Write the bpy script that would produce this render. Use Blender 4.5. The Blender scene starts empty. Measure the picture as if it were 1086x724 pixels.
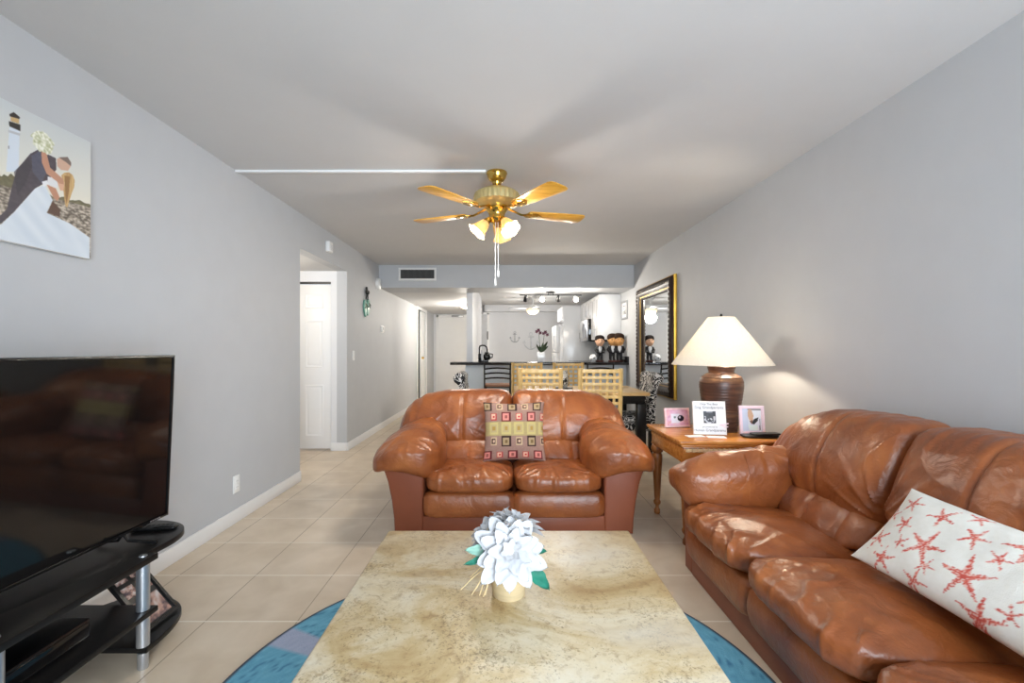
import bpy, bmesh, math, random
from mathutils import Vector, Matrix, noise
random.seed(7)
PI = math.pi
S = bpy.context.scene
C = bpy.context.collection

# ------------------------------------------------------------------ camera
F_PX = 480.0          # focal length in pixels of the 1086-wide frame
CAM_Z = 1.2
cd = bpy.data.cameras.new('camera'); cam = bpy.data.objects.new('camera', cd); C.objects.link(cam)
cam.location = (0, 0, CAM_Z); cam.rotation_euler = (PI/2, 0, 0)
cd.sensor_width = 36; cd.sensor_fit = 'HORIZONTAL'; cd.lens = 36*F_PX/1086
cd.shift_x = 7/1086; cd.shift_y = 8/1086; cd.clip_start = 0.02
S.camera = cam

# ------------------------------------------------------------------ world, lights, exposure
S.view_settings.view_transform = 'Standard'
S.view_settings.look = 'None'
S.view_settings.gamma = 1.0
S.view_settings.use_curve_mapping = False
S.view_settings.exposure = 0.55
W = bpy.data.worlds.new('sky'); S.world = W; W.use_nodes = True
W.node_tree.nodes['Background'].inputs[0].default_value = (0.80, 0.88, 1.0, 1)
W.node_tree.nodes['Background'].inputs[1].default_value = 1.0

def light(name, kind, loc, energy, color=(1, 1, 1), size=0.1, rot=(0, 0, 0), sy=None, spot=None):
    l = bpy.data.lights.new(name, kind); o = bpy.data.objects.new(name, l); C.objects.link(o)
    l.energy = energy; l.color = color; o.location = loc; o.rotation_euler = rot
    if kind == 'AREA':
        l.size = size
        if sy: l.shape = 'RECTANGLE'; l.size_y = sy
    else:
        l.shadow_soft_size = size
    if spot: l.spot_size = spot; l.spot_blend = 0.6
    return o
# daylight through the balcony doors behind the camera
light('daylight', 'AREA', (0.85, -1.55, 1.2), 168, (0.80, 0.905, 1.0), 2.1, (PI/2, 0, math.radians(16)), 2.1)
E_FAN, E_LAMP, E_TRACK, E_KITCHEN, E_SIDE, E_ENTRY = 13, 11, 15, 24, 11, 35
WARM = (1.0, 0.86, 0.68)

# ------------------------------------------------------------------ materials
def lin(c):
    return tuple(((v/255)/12.92 if v/255 <= 0.04045 else ((v/255+0.055)/1.055)**2.4) for v in c)
def newmat(name):
    m = bpy.data.materials.new(name); m.use_nodes = True
    nt = m.node_tree; b = nt.nodes['Principled BSDF']
    return m, nt, b
def nd(nt, t, **kw):
    n = nt.nodes.new(t)
    for k, v in kw.items():
        if k in n.inputs.keys(): n.inputs[k].default_value = v
        else: setattr(n, k, v)
    return n
def coords(nt, scale=(1, 1, 1), kind='Object'):
    tc = nd(nt, 'ShaderNodeTexCoord'); mp = nd(nt, 'ShaderNodeMapping'); mp.inputs['Scale'].default_value = scale
    nt.links.new(tc.outputs[kind], mp.inputs['Vector']); return mp.outputs['Vector']
def noise_tex(nt, vec, scale, detail=4, dist=0, rough=0.5):
    n = nd(nt, 'ShaderNodeTexNoise'); n.inputs['Scale'].default_value = scale; n.inputs['Detail'].default_value = detail
    n.inputs['Distortion'].default_value = dist; n.inputs['Roughness'].default_value = rough
    nt.links.new(vec, n.inputs['Vector']); return n.outputs['Fac']
def ramp(nt, fac, stops, interp='LINEAR'):
    r = nd(nt, 'ShaderNodeValToRGB'); e = r.color_ramp.elements; r.color_ramp.interpolation = interp
    while len(e) < len(stops): e.new(0.5)
    for i, (p, c) in enumerate(stops): e[i].position = p; e[i].color = (*c, 1)
    nt.links.new(fac, r.inputs['Fac']); return r.outputs['Color']
def bump(nt, b, fac, strength, dist=0.01):
    n = nd(nt, 'ShaderNodeBump'); n.inputs['Strength'].default_value = strength; n.inputs['Distance'].default_value = dist
    nt.links.new(fac, n.inputs['Height'])
    prev = b.inputs['Normal'].links[0].from_socket if b.inputs['Normal'].links else None
    if prev: nt.links.new(prev, n.inputs['Normal'])
    nt.links.new(n.outputs['Normal'], b.inputs['Normal'])
def mat(name, rgb, rough=0.5, metal=0.0, var=0.06, vscale=6, vstretch=(1, 1, 1), bmp=0.0, bscale=60, spec=0.5, coat=0.0):
    m, nt, b = newmat(name); c = lin(rgb)
    v = coords(nt, vstretch); f = noise_tex(nt, v, vscale, 5)
    lo = tuple(x*(1-var) for x in c); hi = tuple(min(1, x*(1+var)) for x in c)
    nt.links.new(ramp(nt, f, [(0.3, lo), (0.7, hi)]), b.inputs['Base Color'])
    b.inputs['Roughness'].default_value = rough; b.inputs['Metallic'].default_value = metal
    b.inputs['Specular IOR Level'].default_value = spec; b.inputs['Coat Weight'].default_value = coat
    if bmp: bump(nt, b, noise_tex(nt, v, bscale, 3), bmp, 0.003)
    return m
def emis(name, rgb, strength):
    m, nt, b = newmat(name); b.inputs['Base Color'].default_value = (*lin(rgb), 1)
    b.inputs['Emission Color'].default_value = (*lin(rgb), 1); b.inputs['Emission Strength'].default_value = strength
    return m
M = {}
M['wall'] = mat('grey_paint', (190, 192, 195), 0.6, var=0.015, bmp=0.10, bscale=140)
M['ceiling'] = mat('white_ceiling_paint', (208, 208, 208), 0.75, var=0.01, bmp=0.18, bscale=70)
M['white_wall'] = mat('white_wall_paint', (222, 223, 226), 0.6, var=0.01)
M['trim'] = mat('white_gloss_trim', (236, 236, 236), 0.35, var=0.01)
M['door'] = mat('white_door_paint', (232, 232, 232), 0.4, var=0.01)
M['blue_wall'] = mat('pale_blue_paint', (218, 229, 238), 0.6, var=0.015)
M['black'] = mat('black_satin', (20, 20, 21), 0.35, var=0.1)
M['black_wood'] = mat('black_wood_veneer', (18, 17, 17), 0.34, var=0.15, vscale=5, vstretch=(8, 1, 8), bmp=0.05, spec=0.32)
M['black_metal'] = mat('black_metal', (22, 22, 24), 0.4, metal=0.3, var=0.1)
M['plastic_black'] = mat('black_plastic', (14, 14, 15), 0.22, var=0.05)
M['granite'] = mat('black_granite', (24, 24, 27), 0.12, var=0.6, vscale=220)
M['silver'] = mat('silver_metal', (190, 194, 200), 0.32, metal=0.85, var=0.03)
M['steel'] = mat('brushed_steel', (180, 180, 182), 0.3, metal=0.9, var=0.05)
M['brass'] = mat('polished_brass', (212, 174, 88), 0.16, metal=1.0, var=0.06)
M['brass_pale'] = mat('pale_satin_brass', (222, 204, 146), 0.42, metal=0.75, var=0.05)
M['gold'] = mat('antique_gold', (190, 150, 60), 0.3, metal=0.8, var=0.2)
M['white_plastic'] = mat('white_plastic', (236, 236, 234), 0.35, var=0.01)
M['white_gloss'] = mat('white_gloss', (238, 239, 241), 0.18, var=0.01)
M['white_card'] = mat('white_card', (240, 238, 235), 0.6, var=0.02)
M['dark_text'] = mat('dark_lettering', (70, 70, 76), 0.6, var=0.02)
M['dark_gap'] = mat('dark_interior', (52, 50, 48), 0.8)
M['pink'] = mat('pale_pink_frame', (240, 214, 224), 0.4, var=0.02)
M['skin'] = mat('figurine_skin', (214, 170, 140), 0.45)
M['skin_tan'] = mat('figurine_tan_skin', (206, 152, 92), 0.45, var=0.12, vscale=20)
M['hair'] = mat('figurine_dark_hair', (24, 16, 14), 0.75, spec=0.2)
M['shirt'] = mat('figurine_shirt', (236, 236, 238), 0.5)
M['suit'] = mat('figurine_suit', (22, 22, 26), 0.4)
M['base_brown'] = mat('figurine_base', (88, 48, 38), 0.5)
M['white_petal'] = mat('white_silk_petal', (188, 189, 192), 0.7, var=0.02)
M['petal_core'] = mat('cream_flower_core', (226, 214, 190), 0.8, var=0.1, vscale=60)
M['green_leaf'] = mat('teal_green_leaf', (38, 122, 100), 0.45, var=0.3, vscale=25)
M['mint_leaf'] = mat('pale_mint_leaf', (136, 176, 160), 0.55, var=0.1, vscale=25)
M['dark_leaf'] = mat('dark_green_leaf', (44, 62, 38), 0.35, var=0.25, vscale=20)
M['stem'] = mat('plant_stem', (70, 84, 48), 0.5)
M['orchid'] = mat('purple_orchid', (70, 18, 44), 0.5, var=0.3, vscale=30)
M['raffia'] = mat('straw_raffia', (214, 190, 142), 0.7, var=0.15, vscale=30)
M['pot'] = mat('birch_pot', (196, 176, 138), 0.7, var=0.10, vscale=12, vstretch=(1, 1, 6), bmp=0.1)
M['flip_green'] = mat('sea_green_enamel', (110, 164, 148), 0.4, var=0.2, vscale=15)
M['grout_none'] = M['wall']
M['chrome_pole'] = M['silver']
M['stove_black'] = mat('black_glass', (12, 12, 13), 0.08, var=0.05)
M['grey_door'] = mat('pale_grey_paint', (186, 188, 192), 0.5)  # even pale grey, shared by the narrow door and the kitchen fan blades
M['anchor_grey'] = mat('weathered_grey_anchor', (168, 172, 178), 0.5, var=0.2, vscale=14)
M['anchor_white'] = mat('pale_anchor', (205, 208, 212), 0.5, var=0.12, vscale=14)
M['mirror_glass'] = mat('mirror_glass', (235, 238, 240), 0.02, metal=1.0, var=0.0)

def m_leather():
    m, nt, b = newmat('cognac_leather'); v = coords(nt)
    f = noise_tex(nt, v, 5, 6, 0.6)
    nt.links.new(ramp(nt, f, [(0.25, lin((114, 58, 28))), (0.5, lin((146, 80, 39))), (0.78, lin((174, 104, 54)))]), b.inputs['Base Color'])
    b.inputs['Roughness'].default_value = 0.36
    f2 = noise_tex(nt, v, 9, 3)
    r = nd(nt, 'ShaderNodeMapRange'); r.inputs['To Min'].default_value = 0.24; r.inputs['To Max'].default_value = 0.42
    nt.links.new(f2, r.inputs['Value']); nt.links.new(r.outputs[0], b.inputs['Roughness'])
    b.inputs['Specular IOR Level'].default_value = 0.6
    cr = noise_tex(nt, coords(nt, (1, 1, 1)), 15, 4, 2.2)
    bump(nt, b, cr, 0.28, 0.012)
    c2 = noise_tex(nt, coords(nt, (.6, 1, 1.5)), 28, 3, 1.8)
    bump(nt, b, c2, 0.20, 0.005)
    vo = nd(nt, 'ShaderNodeTexVoronoi'); vo.inputs['Scale'].default_value = 420; nt.links.new(v, vo.inputs['Vector'])
    bump(nt, b, vo.outputs['Distance'], 0.10, 0.001)
    return m
M['leather'] = m_leather()
def m_leather_flat():
    m, nt, b = newmat('smooth_brown_leather'); v = coords(nt)
    f = noise_tex(nt, v, 3, 4)
    nt.links.new(ramp(nt, f, [(0.3, lin((126, 66, 42))), (0.7, lin((140, 76, 50)))]), b.inputs['Base Color'])
    b.inputs['Roughness'].default_value = 0.42
    vo = nd(nt, 'ShaderNodeTexVoronoi'); vo.inputs['Scale'].default_value = 380; nt.links.new(v, vo.inputs['Vector'])
    bump(nt, b, vo.outputs['Distance'], 0.12, 0.001)
    return m
M['leather_flat'] = m_leather_flat()
def m_tile():
    m, nt, b = newmat('beige_ceramic_tile')
    tc = nd(nt, 'ShaderNodeTexCoord'); sp = nd(nt, 'ShaderNodeSeparateXYZ'); nt.links.new(tc.outputs['Object'], sp.inputs[0])
    T = 0.4065
    def line(sock, off, half):
        a = nd(nt, 'ShaderNodeMath', operation='SUBTRACT'); a.inputs[1].default_value = off; nt.links.new(sock, a.inputs[0])
        d = nd(nt, 'ShaderNodeMath', operation='DIVIDE'); d.inputs[1].default_value = T; nt.links.new(a.outputs[0], d.inputs[0])
        fl = nd(nt, 'ShaderNodeMath', operation='FLOOR'); nt.links.new(d.outputs[0], fl.inputs[0])
        fr = nd(nt, 'ShaderNodeMath', operation='FRACT'); nt.links.new(d.outputs[0], fr.inputs[0])
        p = nd(nt, 'ShaderNodeMath', operation='PINGPONG'); p.inputs[1].default_value = 0.5; nt.links.new(fr.outputs[0], p.inputs[0])
        l = nd(nt, 'ShaderNodeMath', operation='LESS_THAN'); l.inputs[1].default_value = half/T; nt.links.new(p.outputs[0], l.inputs[0])
        return l.outputs[0], fl.outputs[0]
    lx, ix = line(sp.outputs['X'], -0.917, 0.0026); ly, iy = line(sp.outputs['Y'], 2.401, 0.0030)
    mx = nd(nt, 'ShaderNodeMath', operation='MAXIMUM'); nt.links.new(lx, mx.inputs[0]); nt.links.new(ly, mx.inputs[1])
    cb = nd(nt, 'ShaderNodeCombineXYZ'); nt.links.new(ix, cb.inputs[0]); nt.links.new(iy, cb.inputs[1])
    wn = nd(nt, 'ShaderNodeTexWhiteNoise'); nt.links.new(cb.outputs[0], wn.inputs['Vector'])
    f = noise_tex(nt, coords(nt), 5, 6, 0.4)
    base = ramp(nt, f, [(0.3, lin((202, 184, 160))), (0.7, lin((219, 203, 181)))])
    hsv = nd(nt, 'ShaderNodeHueSaturation'); nt.links.new(base, hsv.inputs['Color'])
    r = nd(nt, 'ShaderNodeMapRange'); r.inputs['To Min'].default_value = 0.95; r.inputs['To Max'].default_value = 1.04
    nt.links.new(wn.outputs['Value'], r.inputs['Value']); nt.links.new(r.outputs[0], hsv.inputs['Value'])
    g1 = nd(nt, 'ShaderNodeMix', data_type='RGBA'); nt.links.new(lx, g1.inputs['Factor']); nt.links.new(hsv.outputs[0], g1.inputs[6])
    g1.inputs[7].default_value = (*lin((166, 150, 130)), 1)  # grout running lengthwise: darker, the side of the joints without painted glare
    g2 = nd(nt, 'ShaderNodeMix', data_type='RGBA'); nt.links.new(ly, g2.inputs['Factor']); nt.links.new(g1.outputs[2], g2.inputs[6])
    g2.inputs[7].default_value = (*lin((238, 232, 220)), 1)  # grout running across: floor glare painted in as a near-white colour
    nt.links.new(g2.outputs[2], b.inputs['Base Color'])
    rr = nd(nt, 'ShaderNodeMapRange'); rr.inputs['To Min'].default_value = 0.30; rr.inputs['To Max'].default_value = 0.7
    nt.links.new(mx.outputs[0], rr.inputs['Value']); nt.links.new(rr.outputs[0], b.inputs['Roughness'])
    inv = nd(nt, 'ShaderNodeMath', operation='SUBTRACT'); inv.inputs[0].default_value = 1; nt.links.new(mx.outputs[0], inv.inputs[1])
    bump(nt, b, inv.outputs[0], 0.25, 0.002)
    return m
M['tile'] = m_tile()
def m_travertine():
    m, nt, b = newmat('honed_travertine'); v = coords(nt)
    f1 = noise_tex(nt, coords(nt, (1, 1.25, 1)), 2.6, 9, 1.1, 0.62)
    c1 = ramp(nt, f1, [(0.30, lin((176, 146, 100))), (0.42, lin((202, 181, 140))), (0.53, lin((220, 208, 182))), (0.66, lin((226, 221, 208)))])
    f2 = noise_tex(nt, v, 30, 6, 0.8, 0.7)
    c2 = ramp(nt, f2, [(0.28, lin((176, 150, 112))), (0.48, lin((240, 234, 220))), (1, (1, 1, 1))])
    mx = nd(nt, 'ShaderNodeMix', data_type='RGBA', blend_type='MULTIPLY'); mx.inputs['Factor'].default_value = 0.75
    nt.links.new(c1, mx.inputs[6]); nt.links.new(c2, mx.inputs[7])
    f3 = noise_tex(nt, v, 120, 5, 0.8, .6); f4 = noise_tex(nt, v, 4.5, 3)
    pit = nd(nt, 'ShaderNodeMath', operation='SUBTRACT'); nt.links.new(f3, pit.inputs[0])
    q = nd(nt, 'ShaderNodeMath', operation='MULTIPLY'); q.inputs[1].default_value = 0.5; nt.links.new(f4, q.inputs[0]); nt.links.new(q.outputs[0], pit.inputs[1])
    pc = ramp(nt, pit.outputs[0], [(0.06, lin((132, 112, 84))), (0.17, (1, 1, 1))])
    m2 = nd(nt, 'ShaderNodeMix', data_type='RGBA', blend_type='MULTIPLY'); m2.inputs['Factor'].default_value = 0.6
    nt.links.new(mx.outputs[2], m2.inputs[6]); nt.links.new(pc, m2.inputs[7])
    f5 = noise_tex(nt, v, 1.9, 5, .6); cl = ramp(nt, f5, [(.50, (0, 0, 0)), (.66, (.62, .62, .62))])
    m3 = nd(nt, 'ShaderNodeMix', data_type='RGBA'); nt.links.new(cl, m3.inputs['Factor']); nt.links.new(m2.outputs[2], m3.inputs[6]); m3.inputs[7].default_value = (*lin((214, 210, 200)), 1)
    nt.links.new(m3.outputs[2], b.inputs['Base Color']); b.inputs['Roughness'].default_value = 0.33
    bump(nt, b, pit.outputs[0], 0.08, 0.003)
    return m
M['travertine'] = m_travertine()
def m_wood(name, lo, mid, hi, rough=0.3, stretch=(1, 14, 14), scale=3, bmp=0.04):
    m, nt, b = newmat(name); v = coords(nt, stretch)
    f = noise_tex(nt, v, scale, 6, 1.2, 0.55)
    nt.links.new(ramp(nt, f, [(0.28, lin(lo)), (0.5, lin(mid)), (0.72, lin(hi))]), b.inputs['Base Color'])
    b.inputs['Roughness'].default_value = rough
    bump(nt, b, f, bmp, 0.004); return m
M['honey_wood'] = m_wood('honey_oak', (158, 92, 36), (190, 122, 56), (210, 146, 76), 0.22, (2, 10, 10))
M['carved_wood'] = m_wood('carved_honey_oak', (120, 68, 30), (158, 98, 48), (184, 122, 66), 0.35, (10, 10, 2))
M['blade'] = m_wood('oak_fan_blade', (196, 136, 40), (220, 164, 62), (236, 188, 90), 0.3, (1.2, 12, 12))
M['pale_wood'] = m_wood('pale_pine', (212, 172, 104), (228, 192, 126), (238, 208, 150), 0.4, (6, 6, 3))
M['table_wood'] = m_wood('pale_table_top', (214, 168, 106), (226, 186, 126), (236, 200, 146), 0.3, (2, 12, 12))
M['seat_wood'] = m_wood('brown_stool_seat', (120, 84, 62), (150, 108, 82), (168, 126, 98), 0.4)
M['dark_carved'] = m_wood('dark_carved_frame', (26, 15, 11), (44, 27, 19), (78, 50, 30), 0.35, (6, 6, 6), 9, 0.5)
def m_jar():
    m, nt, b = newmat('brown_ribbed_ceramic'); v = coords(nt, (1, 1, 9))
    f = noise_tex(nt, v, 5, 5, 0.3)
    nt.links.new(ramp(nt, f, [(0.28, lin((50, 30, 24))), (0.5, lin((74, 46, 34))), (0.75, lin((112, 80, 54)))]), b.inputs['Base Color'])
    b.inputs['Roughness'].default_value = 0.38; bump(nt, b, f, 0.25, 0.006); return m
M['jar'] = m_jar()
def m_damask():
    m, nt, b = newmat('black_white_damask'); v = coords(nt)
    f = noise_tex(nt, v, 7, 1, 2.2)
    w = nd(nt, 'ShaderNodeMath', operation='PINGPONG'); w.inputs[1].default_value = 0.09; nt.links.new(f, w.inputs[0])
    nt.links.new(ramp(nt, w.outputs[0], [(0.0, lin((228, 226, 222))), (0.035, lin((24, 24, 26)))], 'CONSTANT'), b.inputs['Base Color'])
    b.inputs['Roughness'].default_value = 0.75; return m
M['damask'] = m_damask()
def m_painted(name='printed_surface', rough=0.5, bmp=0, bscale=300):
    m, nt, b = newmat(name); a = nd(nt, 'ShaderNodeAttribute', attribute_name='Col')
    nt.links.new(a.outputs['Color'], b.inputs['Base Color']); b.inputs['Roughness'].default_value = rough
    if bmp:
        bump(nt, b, noise_tex(nt, coords(nt), bscale, 3), bmp, 0.004)
    return m
M['printed'] = m_painted()
M['printed_gloss'] = m_painted('printed_glossy_photo', 0.2)
M['woven'] = m_painted('woven_cushion_fabric', 0.85, 0.4, 260)
M['shag'] = m_painted('blue_loop_pile', 0.95, 1.0, 190)
def m_shade():
    m, nt, b = newmat('cream_lamp_fabric'); nt.nodes.remove(b); out = nt.nodes['Material Output']
    d = nd(nt, 'ShaderNodeBsdfDiffuse'); t = nd(nt, 'ShaderNodeBsdfTranslucent'); mx = nd(nt, 'ShaderNodeMixShader')
    f = noise_tex(nt, coords(nt, (1, 1, 1)), 120, 2); col = ramp(nt, f, [(0.3, lin((236, 230, 218))), (0.7, lin((244, 240, 230)))])
    nt.links.new(col, d.inputs['Color']); nt.links.new(col, t.inputs['Color']); mx.inputs[0].default_value = 0.35
    nt.links.new(d.outputs[0], mx.inputs[1]); nt.links.new(t.outputs[0], mx.inputs[2]); nt.links.new(mx.outputs[0], out.inputs['Surface']); return m
M['shade'] = m_shade()
def m_frost():
    m, nt, b = newmat('frosted_glass_shade'); nt.nodes.remove(b); out = nt.nodes['Material Output']
    d = nd(nt, 'ShaderNodeBsdfDiffuse'); t = nd(nt, 'ShaderNodeBsdfTranslucent'); mx = nd(nt, 'ShaderNodeMixShader')
    g = nd(nt, 'ShaderNodeBsdfGlossy'); g.inputs['Roughness'].default_value = 0.2; m2 = nd(nt, 'ShaderNodeMixShader'); m2.inputs[0].default_value = 0.06
    f = noise_tex(nt, coords(nt), 20, 2); col = ramp(nt, f, [(0.3, lin((196, 172, 128))), (0.7, lin((214, 194, 156)))])
    nt.links.new(col, d.inputs['Color']); nt.links.new(col, t.inputs['Color']); mx.inputs[0].default_value = 0.35
    nt.links.new(d.outputs[0], mx.inputs[1]); nt.links.new(t.outputs[0], mx.inputs[2])
    nt.links.new(mx.outputs[0], m2.inputs[1]); nt.links.new(g.outputs[0], m2.inputs[2]); nt.links.new(m2.outputs[0], out.inputs['Surface']); return m
M['frost'] = m_frost()
def m_glass():
    m, nt, b = newmat('clear_pane'); nt.nodes.remove(b); out = nt.nodes['Material Output']
    t = nd(nt, 'ShaderNodeBsdfTransparent'); g = nd(nt, 'ShaderNodeBsdfGlossy'); g.inputs['Roughness'].default_value = 0.02
    fr = nd(nt, 'ShaderNodeFresnel'); mx = nd(nt, 'ShaderNodeMixShader')
    nt.links.new(fr.outputs[0], mx.inputs[0]); nt.links.new(t.outputs[0], mx.inputs[1]); nt.links.new(g.outputs[0], mx.inputs[2])
    nt.links.new(mx.outputs[0], out.inputs['Surface']); return m
M['glass'] = m_glass()
def m_screen():
    m, nt, b = newmat('black_screen_glass'); f = noise_tex(nt, coords(nt), 2, 2)
    nt.links.new(ramp(nt, f, [(0, (0.004, 0.004, 0.004)), (1, (0.006, 0.006, 0.006))]), b.inputs['Base Color'])
    b.inputs['Roughness'].default_value = 0.07; b.inputs['Specular IOR Level'].default_value = 0.55; return m
M['screen'] = m_screen()
M['bulb'] = emis('glowing_bulb', (255, 236, 200), 6)
M['bulb_soft'] = emis('glowing_diffuser', (255, 226, 178), 0.9)

# ------------------------------------------------------------------ mesh helpers
def BM(): return bmesh.new()
def merge(bm, tmp, mtx=None, mi=0):
    for f in tmp.faces: f.material_index = mi
    me = bpy.data.meshes.new('tmp'); tmp.to_mesh(me); tmp.free()
    if mtx is not None: me.transform(mtx)
    bm.from_mesh(me); bpy.data.meshes.remove(me); return bm
def box(bm, x0, x1, y0, y1, z0, z1, bev=0.0, mi=0, mtx=None, seg=2):
    t = BM(); bmesh.ops.create_cube(t, size=1)
    bmesh.ops.scale(t, vec=(x1-x0, y1-y0, z1-z0), verts=t.verts)
    bmesh.ops.translate(t, vec=((x0+x1)/2, (y0+y1)/2, (z0+z1)/2), verts=t.verts)
    if bev: bmesh.ops.bevel(t, geom=t.edges[:], offset=bev, segments=seg, affect='EDGES', profile=0.5)
    return merge(bm, t, mtx, mi)
def lathe(bm, prof, seg=32, mtx=None, mi=0, flute=None):
    t = BM(); rings = []
    for (r, z) in prof:
        if r <= 1e-6: rings.append([t.verts.new((0, 0, z))]); continue
        ring = []
        for i in range(seg):
            a = 2*PI*i/seg; rr = r*(flute(a, z) if flute else 1)
            ring.append(t.verts.new((rr*math.cos(a), rr*math.sin(a), z)))
        rings.append(ring)
    for a, b in zip(rings, rings[1:]):
        if len(a) == 1 and len(b) == 1: continue
        for i in range(seg):
            j = (i+1) % seg
            if len(a) == 1: t.faces.new((a[0], b[j], b[i]))
            elif len(b) == 1: t.faces.new((a[i], a[j], b[0]))
            else: t.faces.new((a[i], a[j], b[j], b[i]))
    bmesh.ops.recalc_face_normals(t, faces=t.faces)
    return merge(bm, t, mtx, mi)
def tube(bm, pts, r, seg=10, mi=0, mtx=None, flat=1.0):
    t = BM(); pts = [Vector(p) for p in pts]; n = len(pts)
    rs = r if isinstance(r, (list, tuple)) else [r]*n
    rings = []; up = Vector((0, 0, 1))
    for i, p in enumerate(pts):
        d = (pts[min(i+1, n-1)]-pts[max(i-1, 0)]).normalized()
        if abs(d.dot(up)) > 0.95: up = Vector((0, 1, 0)) if abs(d.y) < 0.9 else Vector((1, 0, 0))
        s = d.cross(up).normalized(); u2 = s.cross(d).normalized(); up = u2
        rings.append([t.verts.new(p + s*math.cos(2*PI*k/seg)*rs[i] + u2*math.sin(2*PI*k/seg)*rs[i]*flat) for k in range(seg)])
    for a, b in zip(rings, rings[1:]):
        for k in range(seg): t.faces.new((a[k], a[(k+1) % seg], b[(k+1) % seg], b[k]))
    t.faces.new(rings[0][::-1]); t.faces.new(rings[-1])
    bmesh.ops.recalc_face_normals(t, faces=t.faces)
    return merge(bm, t, mtx, mi)
def prism(bm, outline, z0, z1, mtx=None, bev=0.0, mi=0, seg=2):
    t = BM(); a = [t.verts.new((x, y, z0)) for x, y in outline]; b = [t.verts.new((x, y, z1)) for x, y in outline]
    n = len(outline); t.faces.new(a[::-1]); t.faces.new(b)
    for i in range(n): t.faces.new((a[i], a[(i+1) % n], b[(i+1) % n], b[i]))
    bmesh.ops.recalc_face_normals(t, faces=t.faces)
    if bev:
        es = [e for e in t.edges if abs(e.verts[0].co.z-e.verts[1].co.z) < 1e-6]
        bmesh.ops.bevel(t, geom=es, offset=bev, segments=seg, affect='EDGES', profile=0.5)
    return merge(bm, t, mtx, mi)
def soft(bm, Fn, n=(10, 10, 10), p=4.0, mi=0, mtx=None):
    """rounded block: a subdivided cube pulled to a superellipsoid, then mapped by Fn(u,v,w)"""
    nx, ny, nz = n; t = BM(); vs = {}
    def V(i, j, k):
        if (i, j, k) not in vs:
            q = Vector((2*i/nx-1, 2*j/ny-1, 2*k/nz-1))
            li = max(abs(q.x), abs(q.y), abs(q.z)); lp = (abs(q.x)**p+abs(q.y)**p+abs(q.z)**p)**(1/p)
            q = q*(li/lp); vs[(i, j, k)] = t.verts.new(Fn(q.x, q.y, q.z))
        return vs[(i, j, k)]
    for i in range(nx):
        for j in range(ny):
            t.faces.new((V(i, j, 0), V(i, j+1, 0), V(i+1, j+1, 0), V(i+1, j, 0)))
            t.faces.new((V(i, j, nz), V(i+1, j, nz), V(i+1, j+1, nz), V(i, j+1, nz)))
    for i in range(nx):
        for k in range(nz):
            t.faces.new((V(i, 0, k), V(i+1, 0, k), V(i+1, 0, k+1), V(i, 0, k+1)))
            t.faces.new((V(i, ny, k), V(i, ny, k+1), V(i+1, ny, k+1), V(i+1, ny, k)))
    for j in range(ny):
        for k in range(nz):
            t.faces.new((V(0, j, k), V(0, j, k+1), V(0, j+1, k+1), V(0, j+1, k)))
            t.faces.new((V(nx, j, k), V(nx, j+1, k), V(nx, j+1, k+1), V(nx, j, k+1)))
    bmesh.ops.recalc_face_normals(t, faces=t.faces)
    return merge(bm, t, mtx, mi)
def ball(bm, c, r, mi=0, n=8, sc=(1, 1, 1), mtx=None):
    return soft(bm, lambda u, v, w: Vector((c[0]+u*r*sc[0], c[1]+v*r*sc[1], c[2]+w*r*sc[2])), (n, n, n), 2.0, mi, mtx)
def sweep_frame(bm, w, h, prof, mtx=None, mi=0):
    """mitred rectangular moulding; prof = [(inset, height)], outer face first"""
    t = BM(); rings = []
    for (i, z) in prof:
        x, y = w/2-i, h/2-i
        rings.append([t.verts.new(c) for c in ((-x, -y, z), (x, -y, z), (x, y, z), (-x, y, z))])
    for a, b in zip(rings, rings[1:]):
        for k in range(4): t.faces.new((a[k], a[(k+1) % 4], b[(k+1) % 4], b[k]))
    bmesh.ops.recalc_face_normals(t, faces=t.faces)
    return merge(bm, t, mtx, mi)
def basis(o, right, up):
    r = Vector(right).normalized(); u = Vector(up).normalized(); n = r.cross(u).normalized(); u = n.cross(r)
    m = Matrix((r, u, n)).transposed().to_4x4(); m.translation = Vector(o); return m
def T(x, y, z): return Matrix.Translation((x, y, z))
def RX(a): return Matrix.Rotation(a, 4, 'X')
def RY(a): return Matrix.Rotation(a, 4, 'Y')
def RZ(a): return Matrix.Rotation(a, 4, 'Z')
def obj(name, bm, mats, parent=None, sharp=40, loc=None):
    me = bpy.data.meshes.new(name); bm.to_mesh(me); bm.free()
    for m in (mats if isinstance(mats, (list, tuple)) else [mats]): me.materials.append(m)
    me.shade_smooth(); me.set_sharp_from_angle(angle=math.radians(sharp))
    o = bpy.data.objects.new(name, me); C.objects.link(o)
    if parent: o.parent = parent
    if loc: o.location = loc
    return o
def tag(o, label, cat, group=None, kind=None):
    o['label'] = label; o['category'] = cat
    if group: o['group'] = group
    if kind: o['kind'] = kind
    return o
def thing(name, label, cat, loc=(0, 0, 0), rotz=0, group=None, kind=None):
    o = bpy.data.objects.new(name, None); o.empty_display_size = 0.1; C.objects.link(o)
    o.location = loc; o.rotation_euler = (0, 0, rotz); return tag(o, label, cat, group, kind)
def struct(name, bm, m, label, cat, sharp=40):
    return tag(obj(name, bm, m, sharp=sharp), label, cat, kind='structure')
def dup(root, loc, rotz, label=None, group=None):
    r = root.copy(); C.objects.link(r); r.location = loc; r.rotation_euler = (0, 0, rotz)
    if label: r['label'] = label
    if group: r['group'] = group
    for ch in list(root.children):
        c = ch.copy(); C.objects.link(c); c.parent = r
        for g in ch.children:
            d = g.copy(); C.objects.link(d); d.parent = c
    return r
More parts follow.
